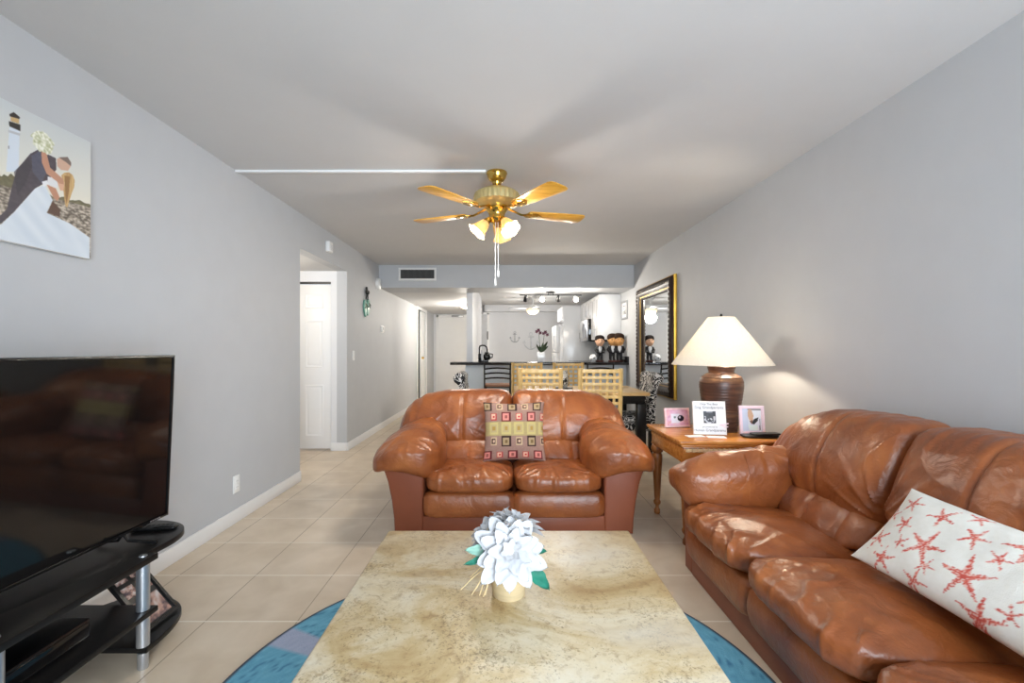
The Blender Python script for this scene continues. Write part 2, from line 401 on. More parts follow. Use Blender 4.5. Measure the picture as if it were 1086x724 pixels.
def painted(name, w, h, nx, ny, fn, mtx, m, parent=None, thick=0.0):
    """a flat printed sheet (w x h, centred); fn(s,t) in 0..1 gives its sRGB print colour"""
    bm = BM(); col = []; g = []
    for j in range(ny+1):
        for i in range(nx+1):
            s, t = i/nx, j/ny
            g.append(bm.verts.new(mtx @ Vector(((s-.5)*w, (t-.5)*h, 0)))); col.append(lin(fn(s, t)))
    for j in range(ny):
        for i in range(nx):
            a = j*(nx+1)+i; bm.faces.new((g[a], g[a+1], g[a+nx+2], g[a+nx+1]))
    o = obj(name, bm, m, parent)
    at = o.data.color_attributes.new('Col', 'FLOAT_COLOR', 'POINT')
    for i, c in enumerate(col): at.data[i].color = (*c, 1)
    return o
def inpoly(x, y, P):
    r = False; j = len(P)-1
    for i in range(len(P)):
        if (P[i][1] > y) != (P[j][1] > y) and x < (P[j][0]-P[i][0])*(y-P[i][1])/(P[j][1]-P[i][1])+P[i][0]: r = not r
        j = i
    return r
def mixc(a, b, t): return tuple(a[i]*(1-t)+b[i]*t for i in range(3))
def n2(x, y, s=1.0): return noise.noise(Vector((x*s, y*s, 3.7)))
def pchip(x, P):
    if x <= P[0][0]: return P[0][1]
    for (a, fa), (b, fb) in zip(P, P[1:]):
        if x <= b:
            t = (x-a)/(b-a); t = t*t*(3-2*t)*0.5+t*0.5; return fa+(fb-fa)*t
    return P[-1][1]

# ------------------------------------------------------------------ room shell
XL, XR = -1.87, 1.90
H, HS = 2.44, 2.106          # ceiling, dropped ceiling
YB, YF = -1.30, 11.80        # balcony wall, entrance wall
YS0, YS1 = 6.69, 7.30        # soffit beam
XP = -0.58                   # kitchen partition
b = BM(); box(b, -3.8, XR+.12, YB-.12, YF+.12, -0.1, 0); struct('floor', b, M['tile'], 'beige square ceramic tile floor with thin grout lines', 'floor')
b = BM(); box(b, XL-.12, XR+.12, YB-.12, YS0, H, H+.1); box(b, XP, XR+.12, YS0, YF+.12, H, H+.1)
struct('ceiling', b, M['ceiling'], 'white textured ceiling over the living room', 'ceiling')
b = BM(); box(b, XR, XR+.12, YB-.12, YF+.12, 0, H); struct('wall_right', b, M['wall'], 'long grey wall behind the sofa and lamp', 'wall')
b = BM()
box(b, XL-.12, XL, YB-.12, 4.12, 0, H); box(b, XL-.12, XL, 4.12, 5.343, 2.12, H)
box(b, XL-.12, XL, 5.343, 9.62, 0, H); box(b, XL-.12, XL, 9.62, 10.62, 2.05, H); box(b, XL-.12, XL, 10.62, YF+.12, 0, H)
struct('wall_left', b, M['wall'], 'long grey wall behind the television with an opening to a side hall', 'wall')
b = BM(); box(b, XL, XR, YF, YF+.12, 0, H); struct('wall_far', b, M['white_wall'], 'pale wall at the far end with the entrance door', 'wall')
b = BM()
box(b, XL, -.55, YB-.12, YB, 0, H); box(b, 1.85, XR, YB-.12, YB, 0, H); box(b, -.55, 1.85, YB-.12, YB, 2.2, H); box(b, -.55, 1.85, YB-.12, YB, 0, .06)
struct('wall_back', b, M['wall'], 'grey wall around the balcony doors', 'wall')
w = thing('window_1', 'white framed sliding balcony doors', 'window', (.65, YB-.06, 0.06), kind='structure')
b = BM()
for x0, x1 in ((-1.20, 0.03), (-0.03, 1.20)):
    box(b, x0, x0+.06, -.03, .03, 0, 2.14); box(b, x1-.06, x1, -.03, .03, 0, 2.14); box(b, x0, x1, -.03, .03, 0, .07); box(b, x0, x1, -.03, .03, 2.07, 2.14)
obj('frame', b, M['trim'], w)
b = BM(); box(b, -1.15, 1.15, -.004, .004, .07, 2.07); obj('pane', b, M['glass'], w)
# soffit beam and the dropped hall ceiling
b = BM(); box(b, XL, XR, YS0, YS1, HS, H); struct('ceiling_soffit', b, M['wall'], 'pale grey soffit beam across the room holding the air vent', 'beam')
b = BM(); box(b, XL, XP, YS1, YF, HS, H); struct('ceiling_hall', b, M['ceiling'], 'lowered white ceiling over the entrance hall', 'ceiling')
b = BM(); box(b, XP+.0, XR, YS1, YF, 2.32, H); struct('ceiling_kitchen', b, M['ceiling'], 'white kitchen ceiling beyond the soffit beam', 'ceiling')
b = BM(); box(b, XP-.05, XP+.05, 7.33, 10.0, 0, HS); box(b, XP, XP+.05, 7.30, 10.0, HS, 2.32)
struct('wall_partition', b, M['white_wall'], 'white partition wall between entrance hall and kitchen', 'wall')
b = BM(); box(b, XP-.05, XR, 7.12, 7.30, 0, .955); struct('wall_bar', b, M['blue_wall'], 'pale blue half wall under the black breakfast bar', 'wall')
# band across the kitchen's far wall
b = BM(); box(b, XP+.05, XR, 11.5, YF, 2.16, 2.32); struct('trim_1', b, M['white_wall'], 'shallow white soffit along the far kitchen wall', 'trim')
# side hall through the left opening
b = BM()
box(b, -3.7, XL-.12, 3.98, 4.10, 0, 2.12)
box(b, -2.06, XL-.12, 5.345, 5.46, 0, 2.12); box(b, -2.88, -2.06, 5.345, 5.46, 1.995, 2.12); box(b, -3.7, -2.88, 5.345, 5.46, 0, 2.12)
box(b, -3.8, -3.7, 3.98, 5.46, 0, 2.12); box(b, -2.9, -2.05, 5.95, 6.0, 0, 2.0)
struct('wall_hall', b, M['white_wall'], 'white walls of the side hall seen through the left opening', 'wall')
b = BM(); box(b, -3.8, XL-.12, 3.98, 5.46, 2.12, 2.2); struct('ceiling_side', b, M['ceiling'], 'low white ceiling of the side hall', 'ceiling')
# baseboards
def bb(name, x0, x1, y0, y1, label): 
    b = BM(); box(b, x0, x1, y0, y1, 0, .095, .004); struct(name, b, M['trim'], label, 'baseboard')
bb('baseboard_left', XL, XL+.014, YB, 4.12, 'white baseboard along the wall behind the television')
bb('baseboard_corridor', XL, XL+.014, 5.343, 9.54, 'white baseboard along the corridor wall past the side opening')
bb('baseboard_right', XR-.014, XR, YB, 7.1, 'white baseboard along the right wall')
bb('baseboard_hall', -2.06, XL-.0, 5.33, 5.345, 'short white baseboard beside the bifold closet door')
# bifold closet door
d = thing('door_1', 'white bifold panel door under a dark track in the side hall', 'door', (-2.06, 5.37, 0), kind='structure')
def panel_leaf(w, h, parent, x0, nm='door_panel'):
    b = BM(); box(b, x0, x0+w, 0, .03, .02, h, .003)
    for (z0, z1) in ((.16, .78), (.98, 1.55), (1.68, 1.86)):
        z0 *= h/1.97; z1 *= h/1.97
        m = basis((x0+w/2, -.0, (z0+z1)/2), (1, 0, 0), (0, 0, 1))
        sweep_frame(b, w*.56, z1-z0, [(0, .0005), (.012, .006), (.024, .001), (.034, .001), (.05, .007)], m)
        box(b, x0+w*.22+.048, x0+w*.78-.048, -.007, .001, z0+.048, z1-.048)
    return obj(nm, b, M['door'], parent)
panel_leaf(.40, 1.965, d, -.405); panel_leaf(.40, 1.965, d, -.812)
b = BM(); box(b, -.82, 0, -.002, .035, 1.972, 1.994); obj('track', b, M['black'], d)
# side door in the corridor wall, ajar
d = thing('door_2', 'white trimmed doorway in the corridor wall with its door ajar', 'door', (XL, 10.12, 0), kind='structure')
b = BM(); box(b, 0, .018, -.58, -.5, 0, 2.12, .004); box(b, 0, .018, .5, .58, 0, 2.12, .004); box(b, 0, .018, -.5, .5, 2.05, 2.12, .004); obj('door_frame', b, M['trim'], d)
b = BM(); box(b, -.055, -.015, .0, .498, .01, 2.04, .003); pl = obj('door_panel', b, M['door'], d)
b = BM(); box(b, -.115, -.11, -.5, .5, 0, 2.05); obj('dark_gap', b, M['dark_gap'], d)  # dark sheet whose colour stands in for the shade beyond the open door
b = BM(); ball(b, (.012, .07, 1.0), .028); obj('knob', b, M['brass'], pl)
# entrance door
d = thing('door_3', 'white entrance door at the end of the hall', 'door', (-1.28, YF, 0), kind='structure')
b = BM(); box(b, -.53, -.46, -.02, 0, 0, 2.09, .004); box(b, .46, .53, -.02, 0, 0, 2.09, .004); box(b, -.53, .53, -.02, 0, 2.03, 2.09, .004); obj('door_frame', b, M['trim'], d)
b = BM(); box(b, -.455, .455, -.012, 0, .01, 2.025); pl = obj('door_panel', b, M['door'], d)
b = BM(); tube(b, [(.38, -.015, 1.0), (.38, -.06, 1.0), (.28, -.06, 1.0)], .011); lathe(b, [(0, .02), (.03, .02), (.03, .012), (0, .012)], 16, T(.38, 0, 1.0) @ RX(PI/2)); obj('handle', b, M['steel'], pl)
b = BM(); box(b, -.12, .2, -.07, -.02, 2.03, 2.075, .01); obj('door_closer', b, M['steel'], d)
# narrow grey door on kitchen's far wall
d = thing('door_4', 'narrow grey door on the far kitchen wall left of the anchors', 'door', (-.57, YF, 0), kind='structure')
b = BM(); box(b, -.16, -.09, -.025, 0, 0, 2.14, .004); box(b, .09, .15, -.025, 0, 0, 2.14, .004); box(b, -.16, .15, -.025, 0, 2.1, 2.16, .004); obj('door_frame', b, M['trim'], d)
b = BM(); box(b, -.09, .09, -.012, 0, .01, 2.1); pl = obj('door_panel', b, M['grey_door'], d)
b = BM(); tube(b, [(.11, -.03, 1.45), (.11, -.06, 1.47), (.11, -.06, 1.63), (.11, -.03, 1.65)], .012); obj('handle', b, M['black_metal'], d)

# ceiling strip (wire cover) to the fan
FX, FY = -.06, 3.18
b = BM(); box(b, XL, FX-.075, 3.128, 3.158, H-.016, H, .003); tag(obj('wire_cover', b, M['trim']), 'white cable cover strip on the ceiling running from the left wall to the fan', 'cable cover')

# ------------------------------------------------------------------ leather couches
def wr(x, y, z, s):
    v = Vector((x, y, z))
    w = noise.noise(v*2.3+Vector((s, 0, 0)))
    q = Vector((x*3.2+w*1.3, y*7+w*1.6, z*6+s))
    a = 1-abs(noise.noise(q))*2; c = 1-abs(noise.noise(q*1.9+Vector((4, s, 1))))*2
    return (max(a, 0)**3)*.95+(max(c, 0)**3)*.6
def pleat(q, s, m):
    q = q+.55*noise.noise(Vector((q*.7+s, m*2.2, s)))
    return (max(0, math.sin(2*PI*q))**1.5)*(.55+.75*noise.noise(Vector((q*1.3, m*1.7, s+5))))
def seams(u, centers, wid=.035, amp=.012):
    return sum(amp*math.exp(-((u-c)/wid)**2) for c in centers)
def couch(name, label, n, loc, rotz, sd, sw=.58, aw=1.0, bh=0.0):
    root = thing(name, label, 'sofa', loc, rotz)
    sh = n*sw/2; hw = sh+.29*(.4+.6*aw); half = sw/2
    # base
    b = BM(); box(b, -sh-.01, sh+.01, .0, .80, 0, .118, .01); obj('base', b, M['leather_flat'], root)
    for i in range(n):
        xc = -sh+sw*(i+.5); s0 = sd+i*3.1
        b = BM()
        def fp(u, v, w):
            x = xc+(half+.001)*u; z = .196+.085*w; y = .02+.05*v
            return Vector((x, y-.02*(1-w*w)*(1 if v < 0 else 0)+.003*wr(x, y, z*.4, s0), z))
        soft(b, fp, (24, 4, 10), 7); obj('front_panel', b, M['leather'], root)
        b = BM()
        def fs(u, v, w):
            x = xc+(half+.001)*u; y = .235+.295*v
            top = .405 - .035*(v*.5+.5) + .028*(1-u*u)*(1-v*v*.8)
            bot = .27
            z = bot+(top-bot)*(w*.5+.5)
            y -= .022*max(0, -v)*(1-w*w)
            k = .5*wr(x*.8, y*.4, z*.3, s0+1)
            fr_ = min(1, max(0, (-v-.0)/.7))
            k += fr_*pleat(x*9+y*4, s0, y*5)*.95
            cx_, cy_ = abs(x-xc)-half, y+.05; rr_ = math.hypot(cx_, cy_)
            k += pleat(math.atan2(cy_, cx_)*2.2, s0+2, rr_)*min(1, rr_/.1)*max(0, 1-rr_/.42)*.8
            sm_ = max(0, min(1, (w+.5)/1.0)); z += .013*k*sm_
            if v < 0: y -= .009*k
            return Vector((x, y, z))
        soft(b, fs, (70, 60, 14), 4.6); obj('seat_cushion', b, M['leather'], root)
        b = BM()
        def fl(u, v, w):
            x = xc+(half-.002)*u; z = .445+.085*w; y = .50+.07*v+.05*w
            return Vector((x, y-.008*wr(x, y*.4, z, s0+2)+(seams(u, (-.15, .55), .04, .01) if v < 0 else 0), z))
        soft(b, fl, (36, 10, 16), 3.4); obj('lumbar_cushion', b, M['leather'], root)
        x0 = -hw if i == 0 else -sh+sw*i
        x1 = hw if i == n-1 else -sh+sw*(i+1)
        b = BM()
        def fb(u, v, w):
            x = (x0+x1)/2+(x1-x0)/2*u*.999; e = hw-abs(x)
            zt = pchip(e, [(0, .67), (.05, .755), (.1, .80), (.18, .84), (.34, .87), (.55, .878)])+bh*min(1, e/.3)
            zb = pchip(e, [(0, .55), (.2, .54), (.33, .475), (.5, .465)])
            t = w*.5+.5; z = zb+(zt-zb)*t
            y = .60+.14*t+.14*v*(.55+.55*math.sqrt(max(0, 1-w*w)))+.05*max(0, .25-e)
            puff = .022*(1-u*u)*(1-w*w)
            inn = (x1-x if i < n-1 else 9, x-x0 if i > 0 else 9); z -= .022*math.exp(-min(inn)/.03)*max(0, w)
            if v < 0: y += .05*math.exp(-min(inn)/.025)
            k = .55*wr(x*.7, y*.3, z*.45, s0+4)
            for (px_, pz_, n_, am) in ((x0+.10 if i == 0 else x0, .50, 2.6, .9), (x1-.10 if i == n-1 else x1, .50, 2.6, .9), ((x1 if i < n/2 else x0), .90, 1.8, .5)):
                dx_, dz_ = x-px_, z-pz_; rr_ = math.hypot(dx_, dz_)
                k += am*pleat(math.atan2(dz_, dx_)*n_, s0+px_, rr_)*min(1, rr_/.08)*max(0, 1-rr_/.46)
            if v < 0:
                y -= puff + .020*k*(.55+.45*abs(u)) - seams(u, (.12 if i < n/2 else -.12,), .03, .012)
            if w > 0: z -= .010*abs(noise.noise(Vector((x*16, s0, 0))))*w
            return Vector((x, y, z))
        soft(b, fb, (80, 12, 60), 9.0); obj('back_cushion', b, M['leather'], root)
    # back frame
    b = BM()
    def ff(u, v, w):
        x = u*(hw-.04); e = hw-abs(x); zt = pchip(e, [(0, .58), (.1, .72), (.34, .80), (.6, .81)]); t = w*.5+.5
        return Vector((x, .825+.045*v+.0*t, .03+(zt-.03)*t))
    soft(b, ff, (40, 4, 16), 8); obj('back_frame', b, M['leather_flat'], root)
    for sx in (-1, 1):
        out = [(sh+.005, 0), (sh+.195, 0), (sh+.200, .10), (sh+.215, .22), (sh+.24, .34), (sh+.275, .44), (sh+.285, .50), (sh+.22, .55), (sh+.06, .55), (sh+.005, .44)]
        out = [(sx*(sh+(x-sh)*aw), z) for x, z in out]
        b = BM(); prism(b, out, -.79, .0, basis((0, 0, 0), (1, 0, 0), (0, 0, 1)), .018, seg=3)
        obj('arm_panel', b, M['leather_flat'], root)
        b = BM(); s0 = sd+20+sx*3
        def fa(u, v, w):
            x = sh+.135*aw+(.205*u+(.03*u if v < 0 else 0))*(.35+.65*aw)-.03*(v+1)*.5*aw
            y = .265+.345*v
            z = .555+.10*w-.075*u*u-.03*u+.035*v-.07*max(0, -v-.35)*max(0, w)-max(0, -w)*.09*max(0, .6-u)
            k = .6*wr(x*.8, y*.6, z*.4, s0)
            cx_, cy_ = u*.2+.22, y-.62; rr_ = math.hypot(cx_, cy_)
            k += pleat(math.atan2(cy_, cx_)*2.4, s0, rr_)*max(0, 1-rr_/.65)*.8+.5*pleat(x*14, s0+3, y)*max(0, -v-.4)
            z += .015*k*max(0, min(1, w*1.5+.4)) - seams(v, (.28,), .03, .010)*(w > 0)
            # pulled leather gathers along the front lip
            if v < -.5: z += .006*math.sin(u*26+s0)*(-v-.5)*(1-abs(w)); y -= .006*k
            return Vector((sx*x, y, z))
        soft(b, fa, (48, 60, 24), 3.2); obj('arm_pad', b, M['leather'], root)
    return root
couch('loveseat', 'brown leather two-seat loveseat facing the coffee table with a patterned cushion', 2, (.055, 2.93, 0), 0, 1.3)
couch('sofa', 'long brown leather sofa along the right wall with a starfish cushion', 3, (.99, 1.50, 0), -PI/2, 8.7, .60, .52, .03)

# ------------------------------------------------------------------ cushions
def cushion(name, label, w, h, t, nx, ny, fn, loc, right, up, m, group=None, pinch=.07):
    bm = BM(); col = []; mtx = basis((0, 0, 0), right, up)
    def P(s, q, side):
        u, v = 2*s-1, 2*q-1
        th = t/2*max(0, (1-abs(u)**3.0)*(1-abs(v)**3.0))**.55
        x = u*w/2*(1-pinch*(1-v*v)*abs(u)**2); y = v*h/2*(1-pinch*(1-u*u)*abs(v)**2)
        th += .004*n2(x*14, y*14)*(th > .01)
        return mtx @ Vector((x, y, side*th))
    grids = []
    for side in (1, -1):
        g = []
        for j in range(ny+1):
            for i in range(nx+1):
                edge = i in (0, nx) or j in (0, ny)
                if side == -1 and edge: g.append(grids[0][j*(nx+1)+i]); continue
                g.append(bm.verts.new(P(i/nx, j/ny, side))); col.append(lin(fn(i/nx, j/ny)))
        grids.append(g)
        for j in range(ny):
            for i in range(nx):
                a = j*(nx+1)+i; q = (g[a], g[a+1], g[a+nx+2], g[a+nx+1]); bm.faces.new(q if side == 1 else q[::-1])
    o = obj(name, bm, m, sharp=80, loc=loc); at = o.data.color_attributes.new('Col', 'FLOAT_COLOR', 'POINT')
    for i, c in enumerate(col): at.data[i].color = (*c, 1)
    return tag(o, label, 'cushion', group)
# woven squares
SQ = {}
rows = [(.92, .082, 'd'), (.735, .085, 'r'), (.535, .1, 'y'), (.325, .088, 'd'), (.10, .07, 'r')]
def squares(s, t):
    base = (148, 112, 100)
    base = mixc(base, (168, 134, 118), .5+.5*n2(s*60, t*60))
    yband = abs(t-.535) < .115
    if yband: base = mixc((184, 164, 110), (170, 148, 102), .5+.5*n2(s*40, t*40))
    for ri, (tc, hh, kind) in enumerate(rows):
        for ci in range(6):
            sc = (.06+ci*.205) if ri in (0, 4) else (.165+ci*.205)
            big = (ci+ri) % 2 == 0
            if kind == 'y': big = True
            w = .075 if big else .05; h = hh if big else hh*.75
            dx, dy = abs(s-sc)/w, abs(t-tc)/h
            m_ = max(dx, dy)
            if m_ < 1:
                if kind == 'd': cols = [(54, 26, 24), (176, 150, 112), (120, 96, 60)] if big else [(206, 176, 140), (64, 24, 26), (216, 180, 150)]
                elif kind == 'r': cols = [(104, 30, 34), (226, 142, 130), (150, 84, 74)] if big else [(190, 60, 62), (236, 190, 160), (200, 60, 60)]
                else: cols = [(200, 182, 118), (188, 166, 118), (176, 140, 70)]
                return cols[0] if m_ > .68 else (cols[1] if m_ > .32 else cols[2])
    return base
def sp(px, py, d): return Vector(((px-536)/F_PX*d, d, CAM_Z-(py-370)/F_PX*d))
cushion('throw_pillow', 'square cushion with rows of red and tan squares leaning on the loveseat', .44, .42, .13, 90, 90, squares,
        (.062, 3.215, .616), (1, .0, .01), (0, .26, .96), M['woven'])
# starfish lumbar cushion
stars = []
rs = random.Random(5)
for (cx, cy, r, a) in ((.10, .80, .075, .3), (.14, .55, .07, .0), (.07, .30, .085, .8), (.27, .78, .085, 1.0), (.30, .42, .12, .2), (.17, .12, .09, .5), (.43, .70, .08, .1), (.50, .33, .13, .55),
                       (.60, .80, .11, .9), (.34, .06, .08, .2), (.72, .47, .10, .3), (.60, .06, .12, .4), (.80, .82, .10, .6), (.20, .35, .055, .9), (.38, .92, .06, .4), (.68, .22, .06, .7), (.55, .60, .06, .2), (.90, .90, .07, .3), (.03, .62, .06, .6), (.36, .25, .055, .1), (.86, .22, .11, .1), (.94, .60, .09, .7)):
    stars.append((cx, cy, r, a))
PW, PH = .74, .325
def starfish(s, t):
    base = mixc((232, 230, 222), (240, 239, 233), .5+.5*n2(s*50, t*30))
    x, y = s*PW, t*PH
    for cx, cy, r, a in stars:
        dx, dy = x-cx*PW, y-cy*PH; r2 = r*.58; rr = math.hypot(dx, dy)
        if rr > r2: continue
        th = math.atan2(dy, dx)-a; k = ((th+PI/5) % (2*PI/5))-PI/5
        along, off = rr*math.cos(k), abs(rr*math.sin(k))
        wid = .16*r2*(1-along/r2)**.7+.004*n2(x*120, y*120)
        if off < wid:
            e = off/max(wid, 1e-4)
            f = n2(x*230+cx*50, y*230)
            if f > .05 and e > .2: return mixc(base, (222, 120, 104), .35)
            return (206, 84, 72) if (e > .55 or e < .22) else (224, 132, 116)
    return base
cushion('lumbar_pillow', 'white oblong cushion printed with coral starfish on the long sofa', PW, PH, .105, 170, 86, starfish,
        (1.355, 1.262, .572), (.0, -1, -.015), (.66, .0, .74), M['woven'])

# ------------------------------------------------------------------ rug and coffee table
def rug_color(x, y):
    r = math.hypot(x, y); a = math.degrees(math.atan2(y, x)) % 61
    c = mixc((80, 144, 172), (118, 180, 204), .5+.5*n2(x*70, y*70)+.2*n2(x*9, y*9))
    f = n2(x*150, y*150)
    if f > .42: c = (62, 122, 154)
    if 32.2 < a < 39.5: c = mixc((150, 160, 184), (166, 174, 196), .5+.5*n2(x*90, y*90))
    if .58 < r < .66: c = (150, 160, 184)
    if r > .982: c = (62, 76, 92)
    return c
bm = BM(); col = []; RR, RN, RS = .995, 90, 300
rings = [[bm.verts.new((0, 0, .014))]]; col.append(lin(rug_color(0, 0)))
for i in range(1, RN+1):
    r = RR*i/RN; ring = []
    for k in range(RS):
        a = 2*PI*k/RS; x, y = r*math.cos(a), r*math.sin(a)
        ring.append(bm.verts.new((x, y, .014 if i < RN else .010))); col.append(lin(rug_color(x, y)))
    rings.append(ring)
ring = []
for k in range(RS): 
    a = 2*PI*k/RS; ring.append(bm.verts.new((RR*math.cos(a), RR*math.sin(a), .0005))); col.append(lin((60, 70, 84)))
rings.append(ring)
for k in range(RS): bm.faces.new((rings[0][0], rings[1][k], rings[1][(k+1) % RS]))
for a_, b_ in zip(rings[1:], rings[2:]):
    for k in range(RS): bm.faces.new((a_[k], b_[k], b_[(k+1) % RS], a_[(k+1) % RS]))
o = obj('round_rug', bm, M['shag'], loc=(-.022, 1.5, 0)); tag(o, 'round blue rug with grey patches under the coffee table', 'rug')
at = o.data.color_attributes.new('Col', 'FLOAT_COLOR', 'POINT')
for i, c in enumerate(col): at.data[i].color = (*c, 1)

ct = thing('coffee_table', 'large square coffee table with a mottled beige stone top', 'table', (.013, 1.385, .0145))
b = BM(); box(b, -.498, .498, -.49, .49, .372, .4355, .008, seg=3); obj('tabletop', b, M['travertine'], ct)
b = BM(); box(b, -.42, .42, -.41, .41, .31, .3715, .006); obj('apron', b, M['honey_wood'], ct)
for sx in (-1, 1):
    for sy in (-1, 1):
        b = BM(); prism(b, [(-.05, -.05), (.05, -.05), (.05, .05), (-.05, .05)], 0, .309, T(sx*.36, sy*.35, 0), .006); obj('leg', b, M['honey_wood'], ct)

# flower pot on the coffee table
fp = thing('flower_arrangement', 'white silk flowers with green leaves in a birch pot on the coffee table', 'flowers', (.01, 1.385, .4505))
b = BM(); lathe(b, [(0, 0), (.046, 0), (.05, .004), (.058, .095), (.060, .10), (.052, .10), (.045, .03), (0, .03)], 28)
obj('pot', b, M['pot'], fp)
b = BM()
rp = random.Random(3)
for k in range(9):
    a = 2.6+k*.16; base = Vector((.058*math.cos(a), .058*math.sin(a)-.004, .085))
    tip = base+Vector((math.cos(a)*rp.uniform(.02, .1), -rp.uniform(.0, .03), -rp.uniform(.03, .075)))
    tube(b, [base+Vector((0, 0, .01)), (base+tip)/2+Vector((0, -.004, .012)), tip], .0016, 5)
obj('raffia_bow', b, M['raffia'], fp)
def petal(bm, mtx, L, Wd, cup, mi=0):
    t = BM(); n, m_ = 12, 8; g = []
    for i in range(n+1):
        s = i/n; wd = Wd*2.35*((s+.02)**.7)*((1.001-s)**1.0)
        for j in range(m_+1):
            q = j/m_*2-1
            g.append(t.verts.new((s*L-(.06*L*abs(q)**2 if i == n else 0), q*wd*.5*(1+.07*math.sin(i*2.1)), cup*L*(s*s*.5+.25*q*q*s)-.09*L*s**4+.022*L*math.sin(q*8+L*400)*s*(1-s)*2+.012*L*math.sin(i*1.3+q*3))))
    for i in range(n):
        for j in range(m_):
            a = i*(m_+1)+j; t.faces.new((g[a], g[a+m_+1], g[a+m_+2], g[a+1]))
    merge(bm, t, mtx, mi)
def bloom(parent, c, nrm, R, seed):
    rr = random.Random(seed); z = Vector(nrm).normalized(); x = z.orthogonal().normalized(); y = z.cross(x)
    base = Matrix((x, y, z)).transposed().to_4x4(); base.translation = Vector(c)
    b = BM()
    for layer, (cnt, L, tilt) in enumerate(((10, 1.12, -.02), (8, .96, .14), (7, .74, .38), (6, .46, .75))):
        for k in range(cnt):
            a = 2*PI*(k+.5*layer)/cnt+rr.uniform(-.1, .1)
            petal(b, base @ RZ(a) @ RY(-tilt) @ T(.006, 0, .002*layer), R*L*rr.uniform(.90, 1.08), R*.70*L, .13)
    fl = obj('blossom', b, M['white_petal'], parent, sharp=80)
    b = BM(); ball(b, (0, 0, .012), .011, 0, 6, (1, 1, .8), base); obj('flower_core', b, M['petal_core'], fl)
bloom(fp, (.004, -.042, .148), (.05, -.88, .50), .100, 1)
bloom(fp, (-.052, .030, .176), (-.65, -.2, .75), .082, 2)
bloom(fp, (.022, .050, .198), (.25, .05, .95), .082, 3)
def leaf(bm, mtx, L, Wd):
    petal(bm, mtx, L, Wd, -.15)
for (pos, dr, L, Wd, mm) in (((.055, -.03, .11), (.62, -.45, -.62), .10, .058, 'green_leaf'), ((.05, .0, .14), (.95, -.2, -.1), .07, .035, 'green_leaf'),
                             ((-.04, -.01, .14), (-.93, -.25, .05), .10, .045, 'mint_leaf'), ((-.045, -.02, .13), (-.9, -.35, -.2), .10, .028, 'green_leaf')):
    b = BM(); leaf(b, basis(pos, dr, Vector(dr).cross(Vector((0, -.75, .6))).normalized()), L, Wd); obj('leaf', b, M[mm], fp, sharp=80)
b = BM(); tube(b, [(0, 0, .03), (0, -.01, .10), (.004, -.042, .148)], .004, 6); tube(b, [(0, 0, .03), (-.03, .01, .12), (-.052, .030, .176)], .004, 6); tube(b, [(0, 0, .03), (.02, .02, .12), (.022, .050, .198)], .004, 6)
obj('stem', b, M['stem'], fp)

# ------------------------------------------------------------------ television and its stand
st = thing('television_stand', 'black three-tier stand with silver posts under the television', 'tv stand', (-1.58, 1.22, 0))
def smooth(P, k=5):
    out = []; n = len(P)
    for i in range(n-1):
        p0, p1, p2, p3 = P[max(0, i-1)], P[i], P[i+1], P[min(n-1, i+2)]
        for q in range(k):
            t = q/k
            out.append(tuple(.5*((2*p1[c])+(-p0[c]+p2[c])*t+(2*p0[c]-5*p1[c]+4*p2[c]-p3[c])*t*t+(-p0[c]+3*p1[c]-3*p2[c]+p3[c])*t**3) for c in (0, 1)))
    return out+[P[-1]]
def shelf_outline(center_half, notch, wing):
    # local x: -.25 front is +x ; y along the wall
    r = [(.245, -center_half), (.245, center_half), (.205, center_half)]
    arc = smooth([(.205, center_half+.06), (.208, center_half+.14), (.185, center_half+.225), (.125, center_half+.29), (.03, center_half+.325), (-.07, center_half+.32), (-.15, center_half+.28), (-.205, center_half+.19), (-.22, center_half+.10)])
    r += arc; r += [(-.225, 0)]
    low = [(x, -y) for x, y in arc][::-1]
    r += low + [(.205, -center_half)]
    return r
b = BM(); prism(b, shelf_outline(.52, 0, 0), .395, .420, None, .004); obj('top_shelf', b, M['black_wood'], st)
b = BM(); prism(b, [(.245, -.52), (.245, .52), (-.22, .52), (-.22, -.52)], .196, .218, None, .004); obj('middle_shelf', b, M['black_wood'], st)
for sy in (1, -1):
    o_ = [(.24, .47)]+smooth([(.24, .52), (.23, .62), (.195, .715), (.13, .785), (.03, .83), (-.07, .83), (-.15, .79), (-.205, .70), (-.22, .60)])+[(-.22, .47)]
    b = BM(); prism(b, [(x, sy*y) for x, y in o_][::sy], .062, .084, None, .004); obj('lower_shelf', b, M['black_wood'], st)
for (x, y) in ((.215, .485), (.215, -.485), (.20, 0), (-.17, .485), (-.17, -.485)):
    b = BM(); z0 = .0 if abs(y) > .1 else .219
    for (a0, a1) in (((.2195, .3945), (.085, .1955)) if abs(y) > .1 else ((.2195, .3945),)):
        lathe(b, [(0, a0), (.0215, a0), (.0215, a1), (0, a1)], 24, T(x, y, 0))
    p = obj('post', b, M['silver'], st)
    if abs(y) > .1:
        b = BM(); lathe(b, [(0, 0), (.017, 0), (.018, .004), (.018, .0615), (0, .0615)], 20, T(x, y, 0)); obj('foot', b, M['silver'], p)
    b = BM(); lathe(b, [(.0, .4205), (.014, .4205), (.013, .4235), (0, .4245)], 20, T(x, y, 0)); obj('cap', b, M['silver'], p)
# TV: bottom edge runs from (-1.483,2.0) toward the camera
tvp0 = Vector((-1.478, 2.0, 0)); tdir = Vector((-.035, -.999, 0)).normalized()
TL, TH = 1.235, .705
tv = thing('television', 'large flat black television on the black stand at left', 'television', tuple(tvp0+tdir*TL/2+Vector((0, 0, .4205))))
tvm = basis((0, 0, .048), -tdir, (.05, 0, 1)) if False else None
rgt = -tdir; upv = Vector((.045, .005, 1)).normalized()
